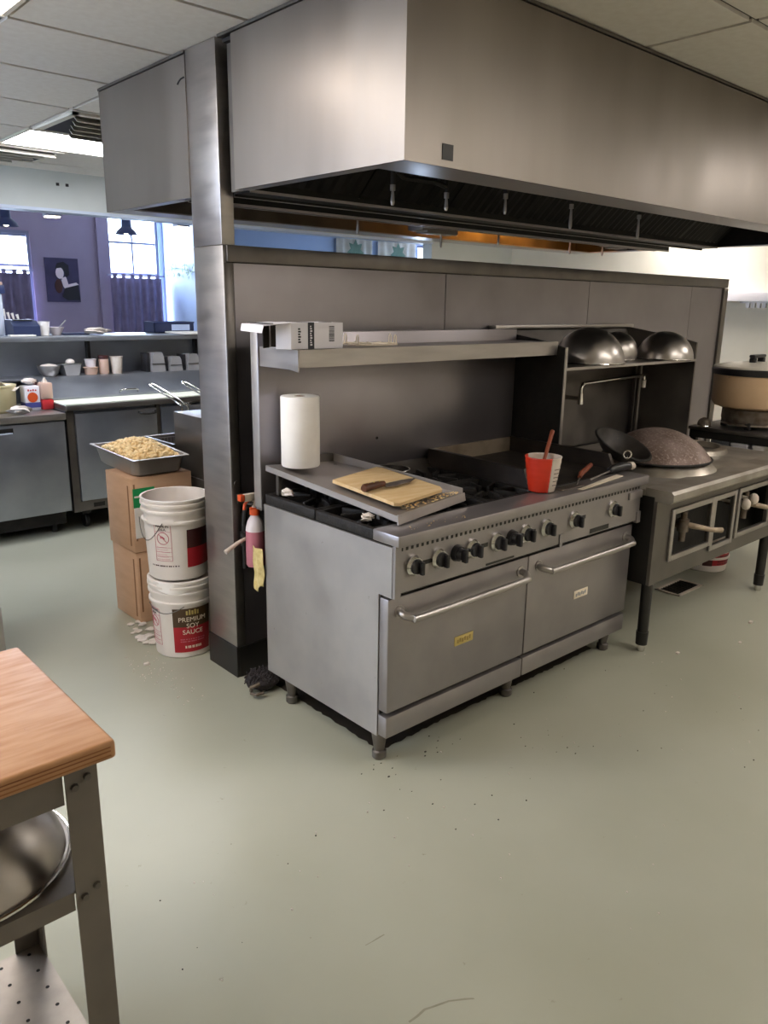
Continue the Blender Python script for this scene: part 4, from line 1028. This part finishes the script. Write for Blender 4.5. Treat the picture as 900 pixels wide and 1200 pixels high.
m = MB(); m.box(-2.40, -1.225, -.552, .0, .592, .598); m.box(-2.40, -1.274, -.556, -.552, .562, .599); m.build('middle_shelf', M['rack'], T)
ls = MB(); ls.box(-2.40, -1.2205, -.552, -.10, .13, .136); ls.box(-2.40, -1.274, -.556, -.552, .10, .136); lso = ls.build('lower_shelf', M['shelfsheet'], T)
hl = MB()
rr = random.Random(9)
for i in range(12):
    for j in range(8):
        x = -1.25-i*.06; y = -.53+j*.058
        hl.cyl((x, y, .1362), (x, y, .1366), .0042, n=8)
hl.build('punched_hole', M['soot'], lso)
bowl('mixing_bowl', (-1.405, -.358, .6005), .180, .145, M['bowl'], 'dark polished bowl upside down on the middle shelf of the wooden table', 'bowl', lip=.008)
bowl('mixing_bowl', (-1.388, -.03, .6005), .110, .17, M['bowl'], 'brighter upturned bowl behind the dark one on the table shelf', 'bowl', lip=.006)
bowl('skillet_bowl', (-1.47, -.46, .137), .11, .05, M['wok_dark'], 'black round pan on the lowest shelf of the wooden table', 'pan', inv=False)

# ================================================================== BACK LINE
T = thing('undercounter_fridge', 'stainless undercounter fridge with a recessed handle at the far left', 'fridge', (-.5, 3.9, 0))
MB().box(-1.3, .285, 3.64, 4.28, .16, .80).build('fridge_body', M['steel_cool'], T)
d = MB(); d.box(-1.28, .28, 3.60, 3.638, .168, .792, .005); do = d.build('fridge_door', M['steel_cool'], T)
MB().box(-.42, -.052, 3.597, 3.602, .735, .772).build('handle_recess', M['soot'], do); MB().box(-.42, -.056, 3.594, 3.601, .735, .744).build('handle_lip', M['white_frame'], do)
MB().box(-1.3, .29, 3.59, 4.28, .803, .845, .004).build('worktop', M['steel'], T)
MB().box(-1.28, .27, 3.70, 4.25, .06, .16).build('toe_base', M['soot'], T)
for x in (-1.2, .2):
    for y in (3.75, 4.2): MB().cyl((x, y, 0), (x, y, .06), .02, n=12).build('leg', M['soot'], T)
T = thing('prep_table', 'refrigerated prep table with a long pale cutting board and sloped lid', 'prep table', (1.2, 3.9, 0))
MB().box(.31, 2.3, 3.66, 4.28, .14, .855).build('prep_body', M['steel_cool'], T)
for x0, x1 in ((.365, .96), (1.0, 1.6), (1.64, 2.27)):
    do = MB().box(x0, x1, 3.625, 3.658, .215, .83, .005).build('prep_door', M['steel_cool'], T)
    hm = MB(); hm.tube([(x1-.14, 3.625, .808), (x1-.13, 3.60, .80), (x1-.07, 3.595, .796), (x1+.0-.02, 3.60, .80), (x1-.01, 3.625, .808)], .008, 8); hm.build('door_pull', M['soot'], do)
for a_, b_ in ((.31, .36), (.965, .995), (1.605, 1.635)): MB().box(a_, b_, 3.64, 3.66, .14, .85).build('door_post', M['steel_dark'], T)
gl = MB(); gl.box(.36, 2.28, 3.645, 3.66, .14, .21)
gl.build('vent_grille', M['steel_dark'], T)
gs = MB()
for k in range(18): gs.box(.45+.1*k, .53+.1*k, 3.640, 3.646, .16, .19)
gs.build('grille_slot', M['soot'], T)
for x in (.42, 2.2):
    for y in (3.74, 4.2):
        q = MB(); q.lathe([(0, -.015), (.045, -.015), (.05, -.008), (.05, .008), (.045, .015), (0, .015)], (x, y, .05), 20, Matrix.Rotation(PI/2, 4, 'Y')); q.box(x-.03, x+.03, y-.03, y+.03, .10, .14); q.build('caster', M['soot'], T)
MB().box(.30, 2.3, 3.60, 3.87, .855, .888, .004).build('board_ledge', M['steel_dark'], T)
MB().box(.30, 2.3, 3.61, 3.865, .889, .902, .003).build('poly_cutting_board', M['cutboard'], T)
MB().prism([(3.87, .855), (3.87, .915), (4.14, 1.025), (4.27, 1.025), (4.27, .855)], 'yz', .31, 2.3).build('sloped_lid', M['steel_cool'], T)
q = MB(); q.tube([(.80, 3.88, .925), (.80, 3.865, .94), (.82, 3.86, .948), (.92, 3.86, .948), (.94, 3.865, .94), (.94, 3.88, .925)], .006, 8); q.build('lid_handle', M['chrome'], T)
# pass shelves
T = thing('pass_counter', 'long steel pass counter running along the serving opening', 'counter', (.9, 4.5, 1.3))
MB().box(-1.6, 4.6, 4.30, 4.86, 1.28, 1.316, .004).build('counter_top', M['steel_cool'], T)
MB().box(-1.6, 4.6, 4.29, 4.56, 1.005, 1.02, .002).build('ledge_shelf', M['steel_cool'], T)
MB().box(-1.6, 4.6, 4.535, 4.556, 1.02, 1.28).build('back_sheet', M['steel_cool'], T)
for x in (-.5, .84, 1.78, 3.0): MB().box(x-.012, x+.012, 4.49, 4.534, 1.02, 1.28).build('support_post', M['soot'], T)
tag(MB().box(1.56, 1.95, 4.27, 4.62, 1.318, 1.332, .003).build('paper_tray', M['paper'], loc=(1.7, 4.4, 1.318)), 'white sheet overhanging the right end of the pass counter', 'paper')

# things on the ledge
zl = 1.021
def lathe_thing(name, lab, cat, parts, c, grp=None):
    T = thing(name, lab, cat, c, grp)
    for nm, pf, m in parts: MB().lathe(pf, c, 28).build(nm, m, T)
    return T
lathe_thing('prep_bowl', 'small steel bowl of white stuff on the ledge below the pass counter', 'bowl', [('bowl_body', [(0, 0), (.045, 0), (.07, .03), (.085, .08), (.082, .08), (.066, .032), (0, .006)], M['bowl']), ('contents', [(.078, .066), (.05, .085), (0, .094)], M['rag'])], (.485, 4.39, zl))
T = thing('insert_pan', 'square steel insert pan with a white cloth in it on the ledge', 'pan', (.645, 4.4, zl))
q = MB(); q.prism([(-.05, 0), (.05, 0), (.068, .09), (-.068, .09)], 'xz', -.06, .06); q.xform(Matrix.Translation((.645, 4.4, zl))); q.build('pan_body', M['disp'], T)
q = MB(); q.box(.572, .718, 4.335, 4.465, zl+.085, zl+.093, .003); q.build('pan_rim', M['chrome'], T)
q = MB(); q.ico((.65, 4.40, zl+.098), .028, 2, (1.3, 1, .9)); q.build('cloth_wad', M['rag'], T)
lathe_thing('sauce_tub', 'short plastic tub below the ledge top, under a smaller clear tub', 'tub', [('tub_body', [(0, 0), (.045, 0), (.054, .05), (.057, .052), (.057, .056), (0, .056)], M['peach'])], (.80, 4.38, zl), 'stacked tubs on the ledge')
lathe_thing('sauce_tub', 'small clear tub standing on the short plastic tub on the ledge', 'tub', [('tub_body', [(0, 0), (.036, 0), (.043, .055), (.046, .057), (.046, .061), (0, .061)], M['frost'])], (.80, 4.38, zl+.057), 'stacked tubs on the ledge')
lathe_thing('shaker', 'shaker with a red lid on the ledge beside a white cup', 'shaker', [('shaker_body', [(0, 0), (.036, 0), (.038, .01), (.038, .115), (0, .115)], M['peach']), ('red_lid', [(.039, .115), (.04, .118), (.039, .142), (0, .145)], M['maroon'])], (.905, 4.38, zl))
lathe_thing('plastic_cup', 'tall white plastic cup on the ledge right of the red-lidded shaker', 'cup', [('cup_body', [(0, 0), (.038, 0), (.048, .125), (.051, .127), (.051, .133), (.046, .133), (.036, .004), (0, .004)], M['can_white'])], (1.005, 4.37, zl))
for k, (xa, xb, zt, lab) in enumerate(((1.28, 1.40, .155, 'leftmost and tallest of three steel napkin dispensers on the ledge'), (1.44, 1.555, .118, 'middle and lowest of three steel napkin dispensers on the ledge'), (1.60, 1.715, .135, 'right-hand of three steel napkin dispensers, next to the post'))):
    T = thing('napkin_dispenser', lab, 'napkin dispenser', ((xa+xb)/2, 4.38, zl), 'napkin dispensers on the ledge')
    q = MB(); q.prism([(xa, 0), (xb, 0), (xb-.012, zt*.8), (xb-.025, zt), (xa+.025, zt), (xa+.012, zt*.8)], 'xz', 4.32, 4.44); q.xform(Matrix.Translation((0, 0, zl))); q.build('dispenser_body', M['disp'], T)
    MB().box(xa-.03, xa-.001, 4.35, 4.46, zl, zl+zt*.98, .004).build('black_end', M['knob'], T)
    MB().box(xa+.004, xb-.004, 4.314, 4.32, zl+zt*.40, zl+zt*.44).build('dispenser_rib', M['steel_dark'], T)
# things on the fridge worktop
zw = .846
T = thing('food_tub', 'large yellowish tub with loose wrap on top at the left end of the back counter', 'tub', (-.07, 3.93, zw))
q = MB(); q.lathe([(0, 0), (.135, 0), (.15, .02), (.155, .165), (.16, .17), (.16, .178), (0, .178)], (-.07, 3.93, zw), 36); q.build('tub_body', M['tub'], T)
q = MB(); q.grid(lambda u, v: Vector((-.22+.30*u, 3.80+.26*v, zw+.182+.022*math.sin(u*13)*math.cos(v*9)+.02*math.sin(u*5))), 16, 14); q.build('loose_wrap', M['rag'], T)
T = thing('tin_box', 'square tin with a blue and orange label beside the yellow tub', 'tin', (.165, 3.88, zw))
MB().box(.115, .215, 3.83, 3.93, zw, zw+.165, .006).build('tin_body', M['box_white'], T); MB().box(.1145, .2155, 3.8295, 3.9305, zw+.02, zw+.055).build('blue_band', M['can_blue'], T)
q = MB(); q.cyl((.165, 3.8295, zw+.09), (.165, 3.828, zw+.09), .034, n=20); q.build('orange_emblem', M['orange'], T)
q = MB(); 
for k in range(4): q.box(.135+.016*k, .145+.016*k, 3.8285, 3.83, zw+.132, zw+.145-.003*(k % 2))
q.build('red_lettering', M['redliq'], T)
rag('crumpled_rag', (.165, 3.88, zw+.19), .028, M['rag'], 'white crumpled cloth on top of the square tin', 'rag', (1.5, 1.2, .7), 8)
T = thing('squeeze_bottle', 'half-full squeeze bottle of red sauce beside the square tin', 'bottle', (.262, 3.86, zw))
q = MB(); q.box(.222, .302, 3.82, 3.90, zw, zw+.07, .01); q.build('red_sauce', M['redliq'], T); MB().box(.222, .302, 3.82, 3.90, zw+.071, zw+.185, .012).build('bottle_body', M['peach'], T)
MB().lathe([(.02, .185), (.012, .2), (.006, .215), (0, .216)], (.262, 3.86, zw), 18).build('nozzle_tip', M['can_white'], T)
T = thing('squeeze_bottle', 'slim brownish bottle squeezed between the tin and the red sauce', 'bottle', (.20, 3.99, zw))
MB().box(.222, .25, 3.945, 3.985, zw, zw+.18, .006).build('bottle_body', M['maroon'], T); MB().cyl((.236, 3.965, zw+.18), (.236, 3.965, zw+.2), .008, n=12).build('cap', M['can_white'], T)
T = thing('honing_steel', 'black-handled tool leaning at the right end of the fridge counter', 'tool', (.275, 4.05, zw))
MB().box(.262, .282, 4.03, 4.05, zw, zw+.14, .005).build('tool_handle', M['knob'], T); MB().cyl((.272, 4.04, zw+.14), (.272, 4.04, zw+.16), .006, n=10).build('tool_tip', M['steel'], T)
rag('crumpled_rag', (.03, 3.68, zw+.022), .04, M['rag'], 'white crumpled cloth on the front edge of the back counter', 'rag', (1.7, .8, .6), 12)
# things on the pass counter
zp = 1.317
T = thing('receipt_printer', 'dark blue receipt printer on the left part of the pass counter', 'printer', (.36, 4.5, zp))
q = MB(); q.prism([(4.42, 0), (4.62, 0), (4.62, .115), (4.50, .11), (4.42, .07)], 'yz', .27, .46); q.xform(Matrix.Translation((0, 0, zp))); q.build('printer_body', M['navy'], T); MB().box(.30, .43, 4.49, 4.51, zp+.108, zp+.116).build('paper_slot', M['soot'], T)
q = MB()
for k, (x, h_) in enumerate(((.29, .19), (.32, .165), (.35, .16), (.385, .15))): q.tube([(x, 4.66, zp), (x+.004, 4.66, zp+h_*.7), (x-.006, 4.66, zp+h_)], [.006, .006, .011], 8)
for i, o in enumerate([q]): tag(o.build('utensil_bundle', M['paper'], loc=(.34, 4.66, zp)), 'white wrapped straws standing behind the receipt printer', 'straws', kind='stuff')
lathe_thing('paper_cup', 'white cup beside the receipt printer on the pass counter', 'cup', [('cup_body', [(0, 0), (.032, 0), (.042, .10), (.045, .103), (.04, .103), (.03, .004), (0, .004)], M['paper'])], (.505, 4.47, zp))
T = thing('ladle_bowl', 'little bowl with a spoon in it between the white cup and the cloth', 'bowl', (.61, 4.52, zp))
MB().lathe([(0, 0), (.03, 0), (.06, .06), (.057, .06), (.028, .004), (0, .004)], (.61, 4.52, zp), 24).build('bowl_body', M['frost'], T); MB().tube([(.60, 4.52, zp+.02), (.66, 4.52, zp+.08), (.69, 4.52, zp+.11)], .005, 8).build('spoon', M['steel'], T)
tag(MB().box(.66, .86, 4.50, 4.62, zp, zp+.014, .004).build('menu_folder', M['navy'], loc=(.76, 4.56, zp)), 'flat dark folder lying on the pass counter left of the pink cloth', 'folder')
rag('folded_cloth', (.90, 4.46, zp+.022), .04, M['rag'], 'pinkish folded cloth lying on the pass counter', 'cloth', (2.1, 1, .6), 21)
T = thing('plastic_bin', 'dark blue open bin on the pass counter next to the post', 'bin', (1.62, 4.62, 1.333))
q = MB(); x0, x1, y0, y1, z0, z1 = 1.47, 1.84, 4.63, 4.82, 1.3175, 1.41
q.box(x0, x1, y0, y0+.006, z0, z1); q.box(x0, x1, y1-.006, y1, z0, z1); q.box(x0, x0+.006, y0, y1, z0, z1); q.box(x1-.006, x1, y0, y1, z0, z1); q.box(x0, x1, y0, y1, z0, z0+.006)
q.build('bin_body', M['navy'], T); MB().box(x0-.006, x1+.006, y0-.006, y0, z1-.012, z1, .002).build('bin_rim', M['lampblue'], T)
MB().box(1.63, 1.8, y0-.003, y0-.0005, z0+.02, z0+.07).build('bin_label', M['daylit_blue'], T)
T = thing('terminal', 'white payment terminal with an orange light at the left border of the pass counter', 'terminal', (.2, 4.6, zp))
MB().box(.17, .27, 4.6, 4.68, zp, zp+.30, .01).build('terminal_body', M['white_frame'], T); MB().box(.19, .29, 4.585, 4.60, zp+.30, zp+.36, .006).build('terminal_screen', M['lampblue'], T); MB().box(.175, .28, 4.59, 4.66, zp+.36, zp+.385, .008).build('orange_top', M['peach'], T)
tag(MB().box(.22, .40, 4.34, 4.41, zp, zp+.012, .003).build('paper_pad', M['paper'], loc=(.3, 4.37, zp)), 'white paper pad in front of the receipt printer', 'paper')

# ================================================================== DINING ROOM
def curtain(name, lab, x0, x1, z0, z1, m, waves, group=None, rod=True, tabs=True):
    T = thing(name, lab, 'curtain', ((x0+x1)/2, 7.93, z1), group)
    q = MB(); q.grid(lambda u, v: Vector((x0+(x1-x0)*u, 7.93+.018*math.sin(u*waves*2*PI), z0+(z1-z0)*v)), int(waves*10), 6)
    shell(q.build('curtain_cloth', m, T), .004, 0)
    if rod:
        MB().cyl((x0-.04, 7.93, z1+.03), (x1+.04, 7.93, z1+.03), .009, n=10).build('curtain_rod', M['grey_frame'], T)
    if tabs:
        n = max(3, int((x1-x0)/.11))
        for k in range(n):
            x = x0+(k+.5)*(x1-x0)/n; MB().box(x-.022, x+.022, 7.918, 7.942, z1, z1+.045).build('curtain_tab', m, T)
    return T
curtain('cafe_curtain', 'plum half curtain on the left-hand dining window', .70, 1.60, .9, 1.86, M['curtain'], 9)
curtain('cafe_curtain', 'plum half curtain on the window beside the blue wall', 2.55, 3.22, .9, 1.85, M['curtain'], 7)
for (x0, x1, lab) in ((6.07, 6.78, 'leaf-print curtain panel seen over the partition, next to the blue wall'), (6.9, 7.72, 'leaf-print curtain panel seen over the partition, next to the small window')):
    T = curtain('leaf_curtain', lab, x0, x1, .6, 2.55, M['leafcloth'], 5, 'leaf-print curtains', False, False)
    for k in range(3):
        q = MB(); cx_ = x0+(x1-x0)*.5; cz_ = 2.36-k*.42
        for a in range(7):
            an = math.radians(-60+a*50); L_ = .17
            d_ = Vector((math.cos(an), 0, math.sin(an))); nn = Vector((-d_.z, 0, d_.x))
            q.poly([Vector((cx_, 7.905, cz_)), Vector((cx_, 7.905, cz_))+d_*L_*.5+nn*.045, Vector((cx_, 7.905, cz_))+d_*L_, Vector((cx_, 7.905, cz_))+d_*L_*.5-nn*.045])
        q.build('leaf_motif', M['leafprint'], T)
# poster: plain portrait shapes
T = thing('poster', 'dark poster of a pale figure with a red fan on the purple wall', 'poster', (1.98, 7.98, 1.8))
x0, x1, z0, z1 = 1.795, 2.185, 1.552, 2.05
MB().box(x0, x1, 7.985, 7.996, z0, z1).build('poster_sheet', M['poster'], T)
def blob(nm, pts, m, y=7.984):
    q = MB(); q.prism([(x0+(x1-x0)*u, z0+(z1-z0)*v) for u, v in pts], 'xz', y-.002, y+.001); q.build(nm, m, T)
def ell(cu, cv, ru, rv, n=18): return [(cu+ru*math.cos(2*PI*k/n), cv+rv*math.sin(2*PI*k/n)) for k in range(n)]
blob('shoulder_shape', [(.45, .52), (.62, .40), (.9, .45), (.98, .40), (.9, .38), (.62, .22), (.50, .36)], M['skin'])
blob('neck_shape', [(.46, .55), (.60, .58), (.66, .40), (.55, .32)], M['skin'], 7.983)
blob('face_shape', ell(.42, .66, .12, .13), M['skin'], 7.982)
blob('hair_shape', [(.30, .76), (.36, .88), (.55, .92), (.70, .84), (.70, .62), (.60, .56), (.56, .70), (.48, .78)], M['hair'], 7.980)
blob('fan_shape', ell(.36, .36, .11, .16), M['maroon'], 7.979)
blob('robe_shape', [(.55, .32), (.95, .40), (.98, .05), (.6, .04), (.45, .12)], M['hair'], 7.981)
# pendant lamps and flush lights
for (x, y, lab) in ((1.905, 6.0, 'dark blue pendant lamp hanging in front of the bright right window'), (.79, 6.0, 'dark blue pendant lamp hanging at the left border above the window')):
    T = thing('pendant_lamp', lab, 'pendant lamp', (x, y, 2.2), 'dining room pendant lamps')
    MB().lathe([(.105, 2.205), (.09, 2.235), (.045, 2.275), (.04, 2.36), (0, 2.365), (0, 2.35), (.035, 2.35), (.04, 2.27), (.085, 2.23), (.098, 2.205)], (x, y, 0), 24).build('lamp_shade', M['lampblue'], T)
    MB().cyl((x, y, 2.36), (x, y, 2.895), .006, n=8).build('lamp_cord', M['soot'], T); MB().ico((x, y, 2.23), .03, 2).build('lamp_bulb', M['bulb'], T)
for (x, y, lab) in ((1.20, 6.0, 'square surface lamp over the purple wall'), (2.50, 6.0, 'square surface lamp in front of the pale daylit wall')):
    T = thing('track_lamp', lab, 'lamp', (x, y, 2.33), 'square dining room lamps')
    MB().box(x-.065, x+.065, y-.06, y+.06, 2.318, 2.36, .004).build('lamp_body', M['grey_frame'], T); MB().box(x-.055, x+.055, y-.05, y+.05, 2.308, 2.318).build('lamp_lens', M['bulb'], T); MB().cyl((x, y, 2.36), (x, y, 2.898), .008, n=8).build('lamp_stem', M['soot'], T)
# leaf sprig on blue wall
T = thing('leaf_sprig', 'trailing leaf sprig fixed across the pale blue wall', 'plant', (3.28, 7.5, 1.95))
rr = random.Random(2); q = MB(); st = MB(); st.tube([(3.285, 7.9-k*.16, 1.95+.03*math.sin(k)) for k in range(7)], .005, 6); st.build('stem', M['foliage'], T)
for k in range(46):
    y = 7.9-rr.random()*.95; z = 1.95+rr.uniform(-.07, .07); a = rr.uniform(0, 6.3); L_ = rr.uniform(.04, .08); d_ = Vector((0, math.cos(a), math.sin(a))); nn = Vector((0, -d_.z, d_.y)); p = Vector((3.275+rr.uniform(-.01, .005), y, z))
    q.poly([p, p+d_*L_*.5+nn*L_*.28, p+d_*L_, p+d_*L_*.5-nn*L_*.28])
q.build('leaves', M['foliage'], T)

# floor specks
sp = MB(); rr = random.Random(5)
for (x, y, s_) in ((1.70, -.14, .010), (2.05, -.28, .009), (2.35, -.2, .012), (-.26, 1.36, .012)): sp.box(x-s_, x+s_, y-s_*.7, y+s_*.7, 0, s_*.8, .002)
for _ in range(60): sp.ico((rr.uniform(-.9, 1.6), rr.uniform(-1.1, .0), .0015), rr.uniform(.0015, .0035), 0)
for _ in range(70): sp.ico((rr.uniform(-.34, -.19), rr.uniform(.9, 1.5), .0012), rr.uniform(.0015, .0035), 0)
tag(sp.build('crumbs', M['rag'], loc=(.5, 0, 0)), 'tiny scattered bits of debris on the grey-green floor', 'crumbs', kind='stuff')

dk = MB(); rr = random.Random(77)
for _ in range(26): dk.ico((rr.uniform(-.2, 1.4), rr.gauss(-.25, .22), .0012), rr.uniform(.001, .0028), 0, (1.5, 1, .6))
for _ in range(14): dk.ico((rr.uniform(-.02, .4), rr.uniform(0, .10), .0012), rr.uniform(.0015, .004), 0, (1.5, 1, .5))
for _ in range(24): dk.ico((rr.uniform(-1., 1.4), rr.uniform(-1.2, .1), .0015), rr.uniform(.001, .003), 0)
tag(dk.build('dirt_specks', M['grime_shade'], loc=(.6, -.2, 0)), 'dark specks of dirt scattered on the floor in front of the range', 'dirt', kind='stuff')

# ================================================================== LIGHT, CAMERA
wd = bpy.data.worlds.new('sky'); S.world = wd; wd.use_nodes = True
bg = wd.node_tree.nodes['Background']; bg.inputs['Color'].default_value = (.62, .76, 1, 1); bg.inputs['Strength'].default_value = 8.5

def area(name, loc, rot, sx, sy, power, col):
    l = bpy.data.lights.new(name, 'AREA'); l.shape = 'RECTANGLE'; l.size = sx; l.size_y = sy; l.energy = power; l.color = col
    o = bpy.data.objects.new(name, l); COL.objects.link(o); o.location = loc; o.rotation_euler = rot
    return o
# daylight entering through the dining windows (standing outside the glass)
area('window_daylight', (1.2, 8.5, 1.8), (-PI/2, 0, 0), 1.2, 1.6, 260, (.6, .75, 1))
area('window_daylight', (2.9, 8.5, 1.8), (-PI/2, 0, 0), 1.0, 1.8, 170, (.6, .75, 1))
area('window_daylight', (8.0, 8.5, 1.7), (-PI/2, 0, 0), .8, 1.6, 260, (.6, .75, 1))

cam = bpy.data.cameras.new('camera'); co = bpy.data.objects.new('camera', cam); COL.objects.link(co)
cam.sensor_fit = 'VERTICAL'; cam.sensor_height = 36; cam.lens = 921.2017/1200*36; cam.clip_start = .05
Rm = ((0.74394401, -0.66808383, 0.01453616), (0.16048295, 0.19973727, 0.96661794), (0.64868523, 0.71677682, -0.25580942))
mw = Matrix(((Rm[0][0], Rm[1][0], -Rm[2][0], -1.64935), (Rm[0][1], Rm[1][1], -Rm[2][1], -1.74970), (Rm[0][2], Rm[1][2], -Rm[2][2], 1.58422), (0, 0, 0, 1)))
co.matrix_world = mw
S.camera = co
for o in bpy.data.objects:
    if '_b' in o: del o['_b']
vs = S.view_settings
S.display_settings.display_device = 'sRGB'
vs.view_transform = 'Standard'; vs.look = 'None'; vs.gamma = 1; vs.use_curve_mapping = False; vs.exposure = 0.68
S.cycles.use_denoising = True
S.cycles.max_bounces = 8; S.cycles.sample_clamp_indirect = 6
S.cycles.caustics_reflective = False; S.cycles.caustics_refractive = False
bpy.context.view_layer.update()
